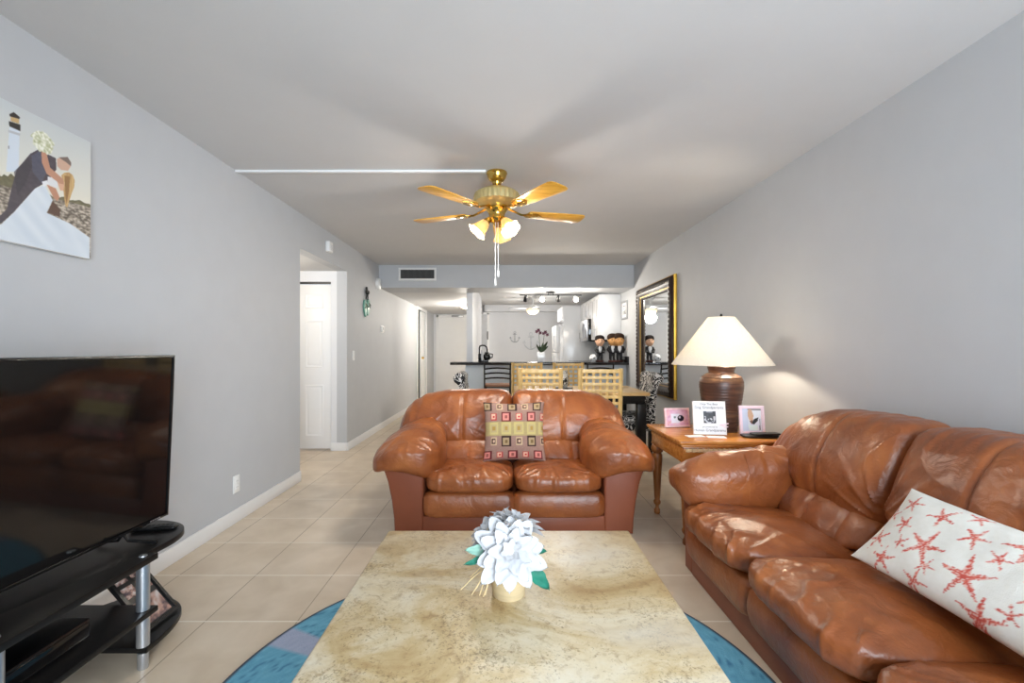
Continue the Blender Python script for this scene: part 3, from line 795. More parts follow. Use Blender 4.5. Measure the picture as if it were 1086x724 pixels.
# facing: normal must point to +X
mt = basis((0, 0, .048+TH/2), tdir*-1, upv)
if (mt.to_3x3() @ Vector((0, 0, 1))).x < 0: mt = basis((0, 0, .048+TH/2), tdir, upv)
b = BM(); box(b, -TL/2, TL/2, -TH/2, TH/2, -.03, -.002, .004, mtx=mt); box(b, -TL*.3, TL*.3, -TH*.42, TH*.2, -.06, -.03, .01, mtx=mt); obj('housing', b, M['plastic_black'], tv)
b = BM(); sweep_frame(b, TL, TH, [(0, -.004), (0, .004), (.003, .006), (.010, .006), (.011, .001)], mt); obj('bezel', b, M['plastic_black'], tv)
b = BM(); box(b, -TL/2+.011, TL/2-.011, -TH/2+.014, TH/2-.011, -.0015, .001, mtx=mt); obj('screen', b, M['screen'], tv)
sgn = 1 if (mt.to_3x3() @ Vector((1, 0, 0))).y > 0 else -1
b = BM()
for k in range(5): box(b, sgn*(TL/2-.075)+k*.011-.025, sgn*(TL/2-.075)+k*.011-.018, -TH/2+.004, -TH/2+.0095, .0062, .0066, mtx=mt)
obj('maker_mark', b, M['silver'], tv)
for s_ in (-1, 1):
    b = BM(); c = mt @ Vector((s_*TL*.33, -TH/2+.003, -.012)); c.z = 0
    tube(b, [(c.x+.12, c.y+.02*s_, .006), (c.x+.02, c.y, .022), (c.x, c.y, .05)], .006, 8); tube(b, [(c.x-.12, c.y+.02*s_, .006), (c.x-.02, c.y, .022), (c.x, c.y, .05)], .006, 8); obj('foot', b, M['plastic_black'], tv)
# remote on the stand
rm = thing('remote_control', 'black remote control on the rounded end of the television stand', 'remote', (-1.515, 1.955, .4205), .18)
b = BM(); box(b, -.085, .085, -.022, .022, 0, .016, .006, seg=3); obj('body', b, M['plastic_black'], rm)
b = BM()
for i in range(8):
    for j in range(3): box(b, -.07+i*.018, -.058+i*.018, -.015+j*.0115, -.007+j*.0115, .0155, .018, .001)
obj('buttons', b, M['black_metal'], rm)
# media box
mb = thing('media_box', 'black media player box on the middle shelf of the television stand', 'electronics', (-1.55, 1.33, .2185))
b = BM(); box(b, -.14, .14, -.21, .21, .006, .07, .006); obj('case', b, M['plastic_black'], mb)
b = BM(); box(b, .1402, .1425, -.2, .2, .014, .06, .002); obj('front_panel', b, M['stove_black'], mb)
for x in (-.11, .11):
    for y in (-.18, .18): obj('rubber_foot', lathe(BM(), [(0, 0), (.012, 0), (.012, .006), (0, .006)], 12, T(x, y, 0)), M['black'], mb)
# collage frame
A = Vector((-1.41, 1.745, .0)); Bv = Vector((-1.405, 1.965, .0)); up = Vector((-.19, .05, .215))
cf = thing('collage_frame', 'black collage photo frame leaning on the lower shelf of the television stand', 'picture frame', (A.x, A.y, .0880))
cw, ch = .165, .29; mc = basis(Vector((.0, .088, .0))+up.normalized()*ch/2+Vector((.006, 0, .006)), (.02, 1, 0), up)
b = BM(); sweep_frame(b, cw, ch, [(0, -.008), (0, .008), (.014, .010), (.016, .002)], mc); box(b, -cw/2+.002, cw/2-.002, -ch/2+.002, ch/2-.002, -.008, .002, mtx=mc); obj('frame', b, M['black'], cf)
def snap(seed, cols):
    def fn(s, t):
        v = n2(s*3+seed, t*3+seed)*.5+.5+.25*n2(s*9+seed, t*9)
        i = max(0, min(len(cols)-1.001, v*len(cols))); return mixc(cols[int(i)], cols[min(len(cols)-1, int(i)+1)], i-int(i))
    return fn
for k, (x, y, w_, h_) in enumerate(((-.035, .093, .054, .05), (.035, .093, .054, .05), (-.035, .025, .054, .05), (.035, .025, .054, .05), (0, -.075, .118, .10))):
    painted('photo', w_, h_, 14, 14, snap(k*4.4, [(36, 32, 38), (84, 70, 76), (186, 146, 130), (214, 206, 202)]), mc @ T(x, y, .0028), M['printed_gloss'], cf)
    
# ------------------------------------------------------------------ canvas print on left wall
XC = XL+.028
def wallpt(cx, cy):          # print drawn in the photograph's own drawing units -> wall (y, z)
    px, py = cx/4.02, 100+cy/4.02
    d_ = -XC*F_PX/(536-px); return d_, CAM_Z-(py-370)/F_PX*d_
CD0, CD1, CZ0, CZ1 = 1.24, 2.012, 1.598, 2.118
def poly(*pts): return [wallpt(*p) for p in pts]
P_light = poly((42, 130), (85, 145), (80, 330), (26, 330)); P_gal = poly((38, 112), (88, 128), (88, 156), (40, 134)); P_lan = poly((46, 90), (82, 98), (82, 124), (46, 112)); P_cap = poly((40, 82), (60, 74), (86, 96), (84, 104), (42, 92))
P_suit = poly((130, 252), (165, 234), (240, 272), (242, 320), (205, 372), (150, 402), (60, 502), (5, 552), (-40, 560), (30, 490), (50, 400), (72, 322)); P_vest = poly((135, 262), (172, 240), (200, 330), (180, 380), (140, 330))
P_head = poly((244, 276), (262, 266), (300, 280), (305, 302), (292, 326), (262, 322), (246, 306)); P_ghair = poly((252, 268), (290, 266), (306, 292), (304, 306), (285, 290))
P_arm = poly((176, 222), (196, 234), (215, 312), (272, 362), (274, 384), (255, 380), (200, 338), (180, 290)); P_arm2 = poly((200, 384), (240, 402), (256, 440), (246, 456), (230, 442))
P_hair = poly((262, 346), (276, 334), (296, 332), (312, 344), (320, 366), (318, 396), (308, 420), (300, 446), (292, 470), (288, 484), (280, 474), (276, 450), (272, 410), (276, 380)); P_face = poly((245, 372), (276, 360), (280, 412), (258, 410))
P_dress = poly((150, 402), (192, 386), (226, 452), (200, 506), (300, 552), (384, 612), (384, 720), (180, 700), (-200, 700), (-160, 600), (5, 556), (60, 504)); P_brown = poly((226, 455), (258, 490), (256, 524), (204, 504))
P_bod = poly((204, 350), (248, 360), (246, 400), (206, 384)); bouq = wallpt(185, 205)
hz0 = wallpt(0, 372); hz1 = wallpt(385, 470)
P_hair2 = poly((276, 346), (300, 350), (296, 410), (286, 470), (281, 440)); P_sleeve = poly((60, 330), (120, 268), (140, 300), (110, 380), (75, 430)); P_cuff = poly((180, 372), (204, 366), (208, 386), (186, 394)); P_lwin = poly((36, 218), (41, 219), (40, 232), (35, 231)); P_rail = poly((36, 150), (88, 166), (86, 176), (36, 160))
def wedding(s, t):
    acc = [0, 0, 0]
    for ds, dt in ((-.0008, -.0012), (.0008, -.0012), (-.0008, .0012), (.0008, .0012)):
        c = wedding1(s+ds, t+dt)
        for i in range(3): acc[i] += c[i]/4
    return tuple(acc)
def wedding1(s, t):
    d_ = CD0+s*(CD1-CD0); z = CZ0+t*(CZ1-CZ0)
    hz = hz0[1]+(hz1[1]-hz0[1])*(d_-hz0[0])/(hz1[0]-hz0[0])
    f = .5+.5*n2(d_*60, z*90)
    c = mixc((226, 222, 208), (196, 202, 206), min(1, max(0, (z-hz)/.35)))
    if z < hz+.015*n2(d_*30, 1)+(.05 if 1.62 < d_ < 1.74 else .0)*(.6+.6*n2(d_*50, 4)): c = mixc((88, 84, 60), (128, 120, 92), f)
    if z < hz-.012: c = mixc((92, 82, 72), (204, 192, 176), min(1, max(0, .5+.9*n2(d_*70, z*130)+.3*n2(d_*200, z*240))))
    for P, col_ in ((P_light, (212, 220, 230)), (P_gal, (50, 46, 44)), (P_lan, (202, 170, 120)), (P_cap, (58, 50, 46)), (P_lwin, (120, 120, 124)), (P_rail, (188, 190, 194))):
        if inpoly(d_, z, P): c = col_
    if inpoly(d_, z, P_dress): c = mixc((194, 205, 217), (224, 230, 236), min(1, max(0, .6+.6*n2(d_*18+z*16, z*9))))
    if inpoly(d_, z, P_suit): c = mixc((66, 60, 68), (86, 78, 86), f)
    if inpoly(d_, z, P_sleeve): c = mixc(c, (58, 54, 62), .6)
    if inpoly(d_, z, P_vest): c = mixc((76, 76, 92), (92, 92, 108), f)
    for P, col_ in ((P_bod, (226, 226, 228)), (P_brown, (92, 66, 54)), (P_head, (206, 168, 146)), (P_ghair, (120, 104, 96)), (P_face, (214, 170, 142)), (P_hair, mixc((176, 136, 84), (226, 196, 142), .5+.5*n2(d_*120, z*14))), (P_hair2, (150, 112, 68)), (P_cuff, (232, 232, 234)), (P_arm, (192, 142, 116)), (P_arm2, (190, 138, 112))):
        if inpoly(d_, z, P): c = col_
    if math.hypot(d_-bouq[0], z-bouq[1]) < .042+.008*n2(d_*90, z*90): c = mixc((172, 176, 132), (244, 243, 230), min(1, max(0, .6+.9*n2(d_*110, z*110))))
    return c
cv = thing('canvas_print', 'large wedding canvas print with a lighthouse on the left wall above the television', 'picture', (XL, (CD0+CD1)/2, (CZ0+CZ1)/2))
b = BM(); box(b, .001, .027, -(CD1-CD0)/2, (CD1-CD0)/2, -(CZ1-CZ0)/2, (CZ1-CZ0)/2, .003); obj('canvas_frame', b, M['white_card'], cv)
painted('print', CD1-CD0-.004, CZ1-CZ0-.004, 330, 220, wedding, basis((.0278, 0, 0), (0, 1, 0), (0, 0, 1)), M['printed'], cv)

# ------------------------------------------------------------------ small wall fittings, left wall
def plate(name, label, cat, y, z, w, h, kindp):
    t = thing(name, label, cat, (XL, y, z)); m_ = basis((0, 0, 0), (0, 1, 0), (0, 0, 1))
    b = BM(); box(b, -w/2, w/2, -h/2, h/2, .0005, .007, .003, mtx=m_); obj('plate', b, M['white_plastic'], t)
    if kindp == 'outlet':
        for s_ in (-1, 1):
            b = BM(); box(b, -.016, .016, s_*.021-.014, s_*.021+.014, .007, .0095, .003, mtx=m_)
            so = obj('socket', b, M['white_plastic'], t)
            b = BM(); box(b, -.008, -.006, s_*.021-.004, s_*.021+.006, .0095, .0099, mtx=m_); box(b, .006, .008, s_*.021-.004, s_*.021+.006, .0095, .0099, mtx=m_); obj('slot', b, M['dark_gap'], so)
    if kindp == 'switch':
        b = BM(); box(b, -.016, .016, -.033, .033, .007, .012, .003, mtx=m_); obj('rocker', b, M['white_plastic'], t)
    if kindp == 'thermostat':
        b = BM(); box(b, -w*.4, w*.4, -h*.4, h*.4, .007, .024, .004, mtx=m_); bd = obj('body', b, M['white_plastic'], t)
        b = BM(); box(b, -w*.22, w*.22, -h*.1, h*.28, .024, .0245, mtx=m_); obj('display', b, M['anchor_grey'], bd)
    return t
plate('wall_outlet', 'white power outlet low on the left wall past the television', 'outlet', 3.14, .265, .075, .12, 'outlet')
plate('light_switch', 'white light switch on the wall just past the side hall opening', 'switch', 5.56, 1.12, .075, .12, 'switch')
plate('thermostat', 'small white thermostat on the corridor wall', 'thermostat', 6.85, 1.50, .14, .11, 'thermostat')
t = thing('door_chime', 'small white chime box high above the side hall opening', 'chime', (XL, 4.75, 2.27))
b = BM(); box(b, .0005, .045, -.05, .05, -.055, .055, .008); obj('cover', b, M['white_plastic'], t)
b = BM()
for k in range(4): box(b, .045, .0465, -.03, .03, -.03+k*.014, -.024+k*.014)
obj('grille', b, M['anchor_white'], t)
t = thing('alarm_siren', 'round white alarm siren on the left wall below the soffit corner', 'alarm', (XL, 6.60, 2.15))
b = BM(); lathe(b, [(0, .0005), (.085, .0005), (.085, .03), (.078, .042), (.05, .052), (0, .056)], 28, RY(PI/2)); obj('cover', b, M['white_plastic'], t)
b = BM(); lathe(b, [(0, .057), (.03, .056), (.03, .06), (0, .06)], 20, RY(PI/2)); obj('speaker', b, M['anchor_white'], t)
# flip flop decoration
t = thing('flip_flop_ornament', 'pair of green flip flop wall ornaments with a dark bow on the left wall', 'wall decoration', (XL, 6.06, 1.84))
def sole(cy, cz, a):
    o_ = []
    for k in range(28):
        q = 2*PI*k/28; yy = .062*math.cos(q)*(1+.22*math.sin(q)); zz = .115*math.sin(q)
        o_.append((yy*math.cos(a)-zz*math.sin(a)+cy, yy*math.sin(a)+zz*math.cos(a)+cz))
    return o_
for s_, cy, cz, a in ((-1, -.062, -.10, .12), (1, .066, -.075, -.16)):
    b = BM(); prism(b, sole(cy, cz, a), .001, .02, basis((0, 0, 0), (0, 1, 0), (0, 0, 1)), .004); so = obj('sole', b, M['flip_green'], t)
    b = BM(); tube(b, [(.02, cy-.045, cz-.01), (.04, cy-.02, cz+.03), (.022, cy, cz+.06), (.04, cy+.02, cz+.03), (.02, cy+.045, cz-.01)], .004, 6); obj('strap', b, M['dark_leaf'], so)
b = BM()
tube(b, [(.01, 0, .19), (.02, .0, .12), (.02, 0, .06)], .014, 8); ball(b, (.025, 0, .11), .025)
for s_ in (-1, 1): ball(b, (.025, s_*.035, .125), .03, 0, 6, (.5, 1.1, .8)); tube(b, [(.025, 0, .11), (.02, s_*.03, .06), (.015, s_*.04, .02)], .008, 6)
obj('bow', b, M['black'], t)

# air vent on the soffit
t = thing('air_vent', 'white framed air vent with dark slats on the soffit', 'vent', (-1.30, YS0, 2.306))
m_ = basis((0, 0, 0), (1, 0, 0), (0, 0, 1))
b = BM(); sweep_frame(b, .56, .19, [(0, .0005), (0, .008), (.004, .012), (.028, .012), (.032, .002)], m_); obj('frame', b, M['white_plastic'], t)
b = BM(); box(b, -.25, .25, -.066, .066, .0005, .0015, mtx=m_); obj('backing', b, M['dark_gap'], t)
b = BM()
for k in range(30): box(b, -.245+k*.0165, -.239+k*.0165, -.064, .064, .002, .011, mtx=m_ @ T(0, 0, 0))
obj('slats', b, mat('dark_vent_slat', (96, 96, 96), 0.5), t)

# ------------------------------------------------------------------ ceiling fan
fan = thing('ceiling_fan', 'brass ceiling fan with five oak blades and frosted tulip lights', 'ceiling fan', (FX, FY, H))
b = BM(); lathe(b, [(0, -.001), (.072, -.001), (.074, -.012), (.068, -.02), (.066, -.035), (.05, -.06), (.034, -.07), (.030, -.085), (0, -.085)], 36); obj('canopy', b, M['brass'], fan)
b = BM(); lathe(b, [(0, -.085), (.012, -.085), (.012, -.125), (0, -.125)], 16); obj('downrod', b, M['brass'], fan)
b = BM(); lathe(b, [(0, -.11), (.05, -.112), (.09, -.12), (.125, -.135), (.155, -.155), (.161, -.18), (.161, -.215), (.150, -.224), (.10, -.24), (.07, -.25), (0, -.25)], 120, flute=lambda a, z: 1+(.018*math.cos(30*a) if -.222 < z < -.15 else 0)); obj('motor_housing', b, M['brass_pale'], fan)
b = BM(); lathe(b, [(0, -.251), (.075, -.251), (.08, -.265), (.06, -.285), (.055, -.31), (.062, -.33), (.05, -.35), (.025, -.362), (.012, -.385), (0, -.39)], 36); hub = obj('light_fitter', b, M['brass'], fan)
def blade_outline():
    pts = [(.235, -.052), (.32, -.060), (.50, -.072), (.62, -.076), (.645, -.066), (.655, -.04), (.655, .04), (.645, .066), (.62, .076), (.50, .072), (.32, .060), (.235, .052), (.225, .03), (.225, -.03)]
    return pts
for k in range(5):
    a = math.radians((-54, 16, 86, 158, 229)[k])
    m_ = RZ(a) @ T(0, 0, -.278) @ RX(math.radians(-6))
    b = BM(); prism(b, blade_outline(), -.003, .003, m_, .0012); bl = obj('blade', b, M['blade'], fan)
    b = BM()
    tube(b, [(.07, 0, -.245), (.12, 0, -.262), (.18, 0, -.284), (.215, 0, -.283)], [.013, .011, .012, .014], 8, mtx=RZ(a), flat=.6)
    prism(b, [(.205, -.02), (.23, -.042), (.28, -.045), (.31, -.025), (.335, 0), (.31, .025), (.28, .045), (.23, .042), (.205, .02)], -.0085, -.0035, m_, .001)
    for (sx_, sy_) in ((.25, -.025), (.25, .025), (.30, 0)): ball(b, (sx_, sy_, -.009), .006, 0, 4, (1, 1, .6), m_)
    obj('blade_iron', b, M['brass'], bl)
tulip = [(.022, 0), (.030, -.006), (.036, -.022), (.043, -.045), (.050, -.070), (.058, -.088), (.070, -.102), (.068, -.102), (.055, -.086), (.047, -.069), (.040, -.045), (.033, -.022), (.026, -.008), (.019, -.002)]
for k, deg in enumerate((196, -48, 74)):
    a = math.radians(deg); m_ = RZ(a) @ T(.068, 0, -.345) @ RY(math.radians(-42))
    b = BM(); tube(b, [(.04, 0, -.325), (.06, 0, -.325), (.072, 0, -.34)], .010, 8, mtx=RZ(a)); lathe(b, [(0, .012), (.02, .01), (.026, -.008), (.024, -.016), (0, -.016)], 20, m_); ar = obj('lamp_arm', b, M['brass'], fan)
    b = BM(); lathe(b, tulip, 40, m_ @ T(0, 0, -.012), flute=lambda a_, z: 1+(.07*math.cos(6*a_) if z < -.095 else .03*math.cos(6*a_) if z < -.08 else 0)); sh_ = obj('lamp_shade', b, M['frost'], fan)
    b = BM(); soft(b, lambda u, v, w: m_ @ Vector((u*.018, v*.018, -.062+w*.028)), (6, 6, 6), 2.0); obj('bulb', b, M['bulb'], sh_)
    p = m_ @ Vector((0, 0, -.10)); light('fan_bulb', 'POINT', (FX+p.x, FY+p.y, H+p.z), E_FAN, (1, .95, .88), .045)
for (x, y, z1) in ((-.010, -.03, -.80), (.010, -.03, -.74)):
    b = BM(); tube(b, [(x*.8, y, -.345), (x, y, -.5), (x, y, z1+.05)], .0022, 6)
    lathe(b, [(0, .052), (.004, .05), (.0075, .03), (.008, .01), (.005, 0), (0, 0)], 12, T(x, y, z1)); obj('pull_chain', b, M['white_plastic'], fan)

# ------------------------------------------------------------------ end table and what stands on it
TX0, TX1, TY0, TY1, TZ = 1.05, 1.75, 2.72, 3.37, .645
et = thing('end_table', 'carved honey oak end table between the loveseat and the sofa', 'side table', ((TX0+TX1)/2, (TY0+TY1)/2, 0))
hx, hy = (TX1-TX0)/2, (TY1-TY0)/2
b = BM(); box(b, -hx, hx, -hy, hy, TZ-.022, TZ, .006, seg=3); box(b, -hx+.012, hx-.012, -hy+.012, hy-.012, TZ-.040, TZ-.0225, .008, seg=3); obj('tabletop', b, M['honey_wood'], et)
b = BM(); box(b, -hx+.03, hx-.03, -hy+.03, hy-.03, .505, TZ-.0405, .003)
for s_ in (-1, 1):
    sweep_frame(b, hy*2-.16, .085, [(0, .0), (.0, .004), (.01, .006), (.018, .001)], basis((s_*(hx-.03), 0, .555), (0, -s_, 0) if s_ < 0 else (0, 1, 0), (0, 0, 1)))
    box(b, -hx+.03, hx-.03, s_*(hy-.025)-.008, s_*(hy-.025)+.008, .575, .598, .002); box(b, -hx+.03, hx-.03, s_*(hy-.025)-.008, s_*(hy-.025)+.008, .505, .52, .004)
obj('apron', b, M['honey_wood'], et)
m_dentil = mat('light_carving', (212, 182, 138), 0.4, var=.15, vscale=40)
for s_ in (-1, 1):
    b = BM(); box(b, -hx+.04, hx-.04, s_*(hy-.02)-.010, s_*(hy-.02)+.010, .578, .596)
    for k in range(20): box(b, -hx+.045+k*.0318, -hx+.062+k*.0318, s_*(hy-.016)-.014, s_*(hy-.016)+.014, .577, .598, .003)
    obj('dentil_moulding', b, m_dentil, et)
legp = [(0, 0), (.017, 0), (.022, .008), (.020, .03), (.012, .045), (.012, .06), (.024, .075), (.026, .09), (.018, .105), (.0205, .12), (.034, .40), (.036, .43), (.028, .445), (.04, .455), (.044, .475), (.04, .495), (.03, .504), (0, .504)]
for sx in (-1, 1):
    for sy in (-1, 1):
        b = BM(); lathe(b, legp, 48, T(sx*(hx-.06), sy*(hy-.06), 0), flute=lambda a, z: 1+(.07*math.cos(12*a) if .12 < z < .42 else 0)); obj('leg', b, M['carved_wood'], et)
# lamp
lp = thing('table_lamp', 'table lamp with a brown ribbed jar base and wide cream cone shade', 'lamp', (1.478, 3.10, TZ+.0005))
prof = [(0, 0), (.100, 0), (.104, .008), (.108, .05), (.118, .14), (.132, .23), (.141, .30), (.140, .335), (.128, .365), (.098, .385), (.082, .392), (.080, .40), (.088, .425), (.09, .435), (.082, .44), (.06, .438), (0, .436)]
prof2 = []
for (r0, z0), (r1, z1) in zip(prof, prof[1:]):
    nseg = max(1, int(abs(z1-z0)/.006))
    for q in range(nseg):
        f = q/nseg; r = r0+(r1-r0)*f; z = z0+(z1-z0)*f; prof2.append((r+(.0013*math.sin(z*330) if .01 < z < .38 else 0), z))
prof2.append(prof[-1])
b = BM(); lathe(b, prof2, 48); obj('jar_base', b, M['jar'], lp)
b = BM(); lathe(b, [(0, .437), (.02, .437), (.012, .45), (.008, .47), (.008, .76), (0, .76)], 16); obj('lamp_stem', b, M['black_metal'], lp)
b = BM(); lathe(b, [(.320, .447), (.322, .449), (.086, .772), (.083, .772), (.3185, .449), (.320, .447)], 72); shd = obj('lamp_shade', b, M['shade'], lp)
b = BM()
for k in range(3):
    a = 2*PI*k/3; tube(b, [(0, 0, .762), (.084*math.cos(a), .084*math.sin(a), .766)], .0025, 6)
obj('shade_spider', b, M['brass'], shd)
b = BM(); lathe(b, [(0, .76), (.008, .762), (.005, .772), (.010, .782), (.006, .794), (0, .797)], 14); obj('finial', b, M['black_metal'], lp)
b = BM(); ball(b, (.045, -.0, .60), .03, 0, 8, (1, 1, 1.3)); obj('bulb', b, M['bulb'], lp)
light('lamp_bulb', 'POINT', (1.478+.045, 3.06, TZ+.60), E_LAMP, WARM, .04)
# picture frames
def stand_frame(name, label, cx, y0, w, h, yaw, lean, fmat, fw, inner, res, depth=.016, zoff=TZ+.001):
    t = thing(name, label, 'picture frame', (cx, y0, zoff), yaw)
    m_ = RX(-lean) @ basis((0, 0, h/2), (1, 0, 0), (0, 0, 1))
    b = BM(); sweep_frame(b, w, h, [(0, -depth/2), (0, depth/2), (.002, depth/2+.002), (fw-.002, depth/2+.002), (fw, depth/2-.004)], m_)
    box(b, -w/2+.001, w/2-.001, -h/2+.001, h/2-.001, -depth/2, 0, mtx=m_); fr = obj('frame', b, fmat, t)
    painted('picture', w-2*fw+.001, h-2*fw+.001, res[0], res[1], inner, m_ @ T(0, 0, depth/2-.0035), M['printed_gloss'], t)
    b = BM(); hh = h*.62; foot = Vector((0, math.sin(lean)*h*.62+.055, .002)); top = m_ @ Vector((0, hh-h/2, -depth/2-.001))
    tube(b, [top, (top+foot)/2, foot], [.007, .010, .012], 8, flat=.35); obj('easel_back', b, M['black'], t)
    return t, m_
def pic_pink(s, t):
    c = mixc((236, 222, 238), (226, 168, 196), min(1, abs(s-.5)*1.3+abs(t-.5)*.9))
    c = mixc(c, (230, 180, 120), .6*max(0, n2(s*5, t*5)))
    c = mixc(c, (190, 120, 170), .6*max(0, n2(s*7+5, t*6)))
    if abs(s-.42) < .2 and abs(t-.45) < .3: c = (232, 232, 244)
    if math.hypot((s-.66)*1.3, t-.46) < .2: c = (38, 32, 46)
    if math.hypot((s-.62)*1.3, t-.52) < .07: c = (200, 190, 205)
    if math.hypot((s-.39)*1.3, t-.52) < .07: c = (110, 130, 134)
    return c
stand_frame('photo_frame', 'small pink landscape photo frame at the left of the end table', 1.222, 3.21, .185, .135, .12, .16, mat('pink_floral_frame', (236, 200, 206), .4, var=.15, vscale=30), .014, pic_pink, (40, 30))
def pic_scan(s, t):
    c = (236, 236, 238)
    if .30 < s < .72 and .32 < t < .72:
        x, y = (s-.51)/.21, (t-.52)/.2
        c = mixc((26, 26, 30), (70, 70, 78), .5+.5*n2(s*18, t*18))
        r = math.hypot(x, y+.15)
        if y < .2 and .62 < r < .85 and n2(s*12, t*12) > -.25: c = (188, 188, 194)
        if abs(y+.35)+abs(x-.1)*.5 < .25 and n2(s*20, t*20) > 0: c = (200, 200, 204)
        if y > .75 and abs(x) < .5: c = (150, 150, 156)
    return c
t, mf = stand_frame('ultrasound_frame', 'white lettered frame with a dark ultrasound picture before the lamp base', 1.325, 2.93, .205, .215, -.10, .16, M['white_card'], .006, pic_scan, (50, 50))
def text(s, size, mtx, parent, name='lettering', m=None, align='CENTER'):
    cu = bpy.data.curves.new('txt', 'FONT'); cu.body = s; cu.size = size; cu.align_x = align; cu.align_y = 'CENTER'; cu.extrude = .0002
    to = bpy.data.objects.new('txt', cu); C.objects.link(to)
    dg = bpy.context.evaluated_depsgraph_get(); me = bpy.data.meshes.new_from_object(to.evaluated_get(dg))
    me.transform(mtx); b = BM(); b.from_mesh(me); bpy.data.meshes.remove(me); bpy.data.objects.remove(to); bpy.data.curves.remove(cu)
    return obj(name, b, m or M['dark_text'], parent)
for s_, z_, sz in (('Only The Best', .088, .019), ('Dog Grandparents', .066, .024), ('get promoted to', -.058, .014), ('Human Grandparents', -.080, .0225)):
    text(s_, sz, mf @ T(0, z_, .0055), t)
b = BM(); tube(b, [mf @ Vector((.06, -.045, .008)), mf @ Vector((.09, -.04, .012)), mf @ Vector((.115, -.035, .006))], .004, 6); tube(b, [mf @ Vector((.07, -.045, .009)), mf @ Vector((.095, -.058, .011)), mf @ Vector((.112, -.055, .007))], .003, 6); obj('ribbon', b, M['pink'], t)
def pic_baby(s, t):
    c = mixc((214, 218, 230), (232, 236, 240), t)
    if t > .93: c = (150, 148, 150)
    if s < .3: c = (206, 214, 232)
    if inpoly(s, t, [(.32, .98), (.5, .95), (.6, .7), (.55, .45), (.35, .5), (.28, .7)]): c = (206, 170, 142)
    if inpoly(s, t, [(.45, .35), (.62, .55), (.85, .62), (.8, .45), (.6, .3)]): c = (54, 60, 62)
    if inpoly(s, t, [(.35, .45), (.55, .5), (.5, .3)]): c = (130, 100, 84)
    if inpoly(s, t, [(.88, .05), (.93, .05), (.94, .55), (.9, .55)]): c = (80, 80, 96)
    if inpoly(s, t, [(.3, .3), (.5, .25), (.8, .3), (.8, .05), (.35, .05)]): c = (222, 236, 232)
    return c
stand_frame('photo_frame', 'pale pink upright photo frame right of the lamp base', 1.605, 2.94, .155, .185, -.12, .14, M['pink'], .020, pic_baby, (36, 44))
for k, (x, y, a, l) in enumerate(((1.205, 2.875, .1, 'left of the two white cards lying before the ultrasound frame'), (1.325, 2.845, -.15, 'right of the two white cards lying before the ultrasound frame'))):
    b = BM(); box(b, -.055, .055, -.028, .028, 0, .003, .0008); o = obj('card', b, M['white_card'], loc=(x, y, TZ+.001)); o.rotation_euler = (0, 0, a); tag(o, l, 'card')
wl = thing('wallet', 'black leather wallet folded on the right of the end table', 'wallet', (1.60, 2.845, TZ+.001), -.1)
b = BM(); soft(b, lambda u, v, w: Vector((u*.11, v*.045, .009+.008*w)), (12, 8, 4), 6); obj('cover', b, M['black'], wl)
b = BM(); soft(b, lambda u, v, w: Vector((.03+u*.085, -.005+v*.038, .0235+.006*w+.003*u)), (12, 8, 4), 6); obj('flap', b, M['black_wood'], wl)

# ------------------------------------------------------------------ mirror and small picture on the right wall
mw, mh = 1.37, 1.40
mr = thing('wall_mirror', 'large mirror in a dark carved frame with a gilt edge on the right wall', 'mirror', (XR, 5.695, 1.335))
m_ = basis((0, 0, 0), (0, -1, 0), (0, 0, 1))
b = BM(); sweep_frame(b, mw-.03, mh-.03, [(.0, .03), (.005, .055), (.03, .07), (.07, .066), (.095, .05), (.115, .036), (.135, .034), (.15, .012)], m_); obj('frame', b, M['dark_carved'], mr, sharp=60)
b = BM(); sweep_frame(b, mw, mh, [(.0, .001), (.0, .028), (.004, .034), (.012, .036), (.0155, .030)], m_); obj('gilt_edge', b, M['gold'], mr)
b = BM(); sweep_frame(b, mw-.25, mh-.25, [(0, .030), (.004, .042), (.012, .040), (.016, .028)], m_); obj('gilt_liner', b, M['gold'], mr)
b = BM(); box(b, -mw/2+.13, mw/2-.13, -mh/2+.13, mh/2-.13, .004, .012, mtx=m_); obj('glass', b, M['mirror_glass'], mr)
b = BM()
for k in range(26):
    for s_ in (-1, 1):
        ball(b, (s_*(mw/2-.065), -mh/2+.07+k*(mh-.14)/25, .066), .017, 0, 4, (1.1, 1.3, .7), m_); ball(b, (-mw/2+.07+k*(mw-.14)/25, s_*(mh/2-.065), .066), .017, 0, 4, (1.3, 1.1, .7), m_)
obj('carving', b, M['dark_carved'], mr, sharp=80)
t = thing('framed_picture', 'small white framed picture on the right wall beside the kitchen bar', 'picture', (XR, 7.19, 1.82)); m_ = basis((0, 0, 0), (0, -1, 0), (0, 0, 1))
b = BM(); sweep_frame(b, .34, .29, [(0, .001), (0, .02), (.004, .024), (.03, .022), (.034, .008)], m_); obj('frame', b, M['steel'], t)
painted('picture', .28, .23, 24, 20, lambda s, t_: (120, 122, 124) if (abs(s-.5) < .34 and abs(t_-.5) < .34 and n2(s*7, t_*7) > -.1) else (226, 226, 228), m_ @ T(0, 0, .009), M['printed'], t)

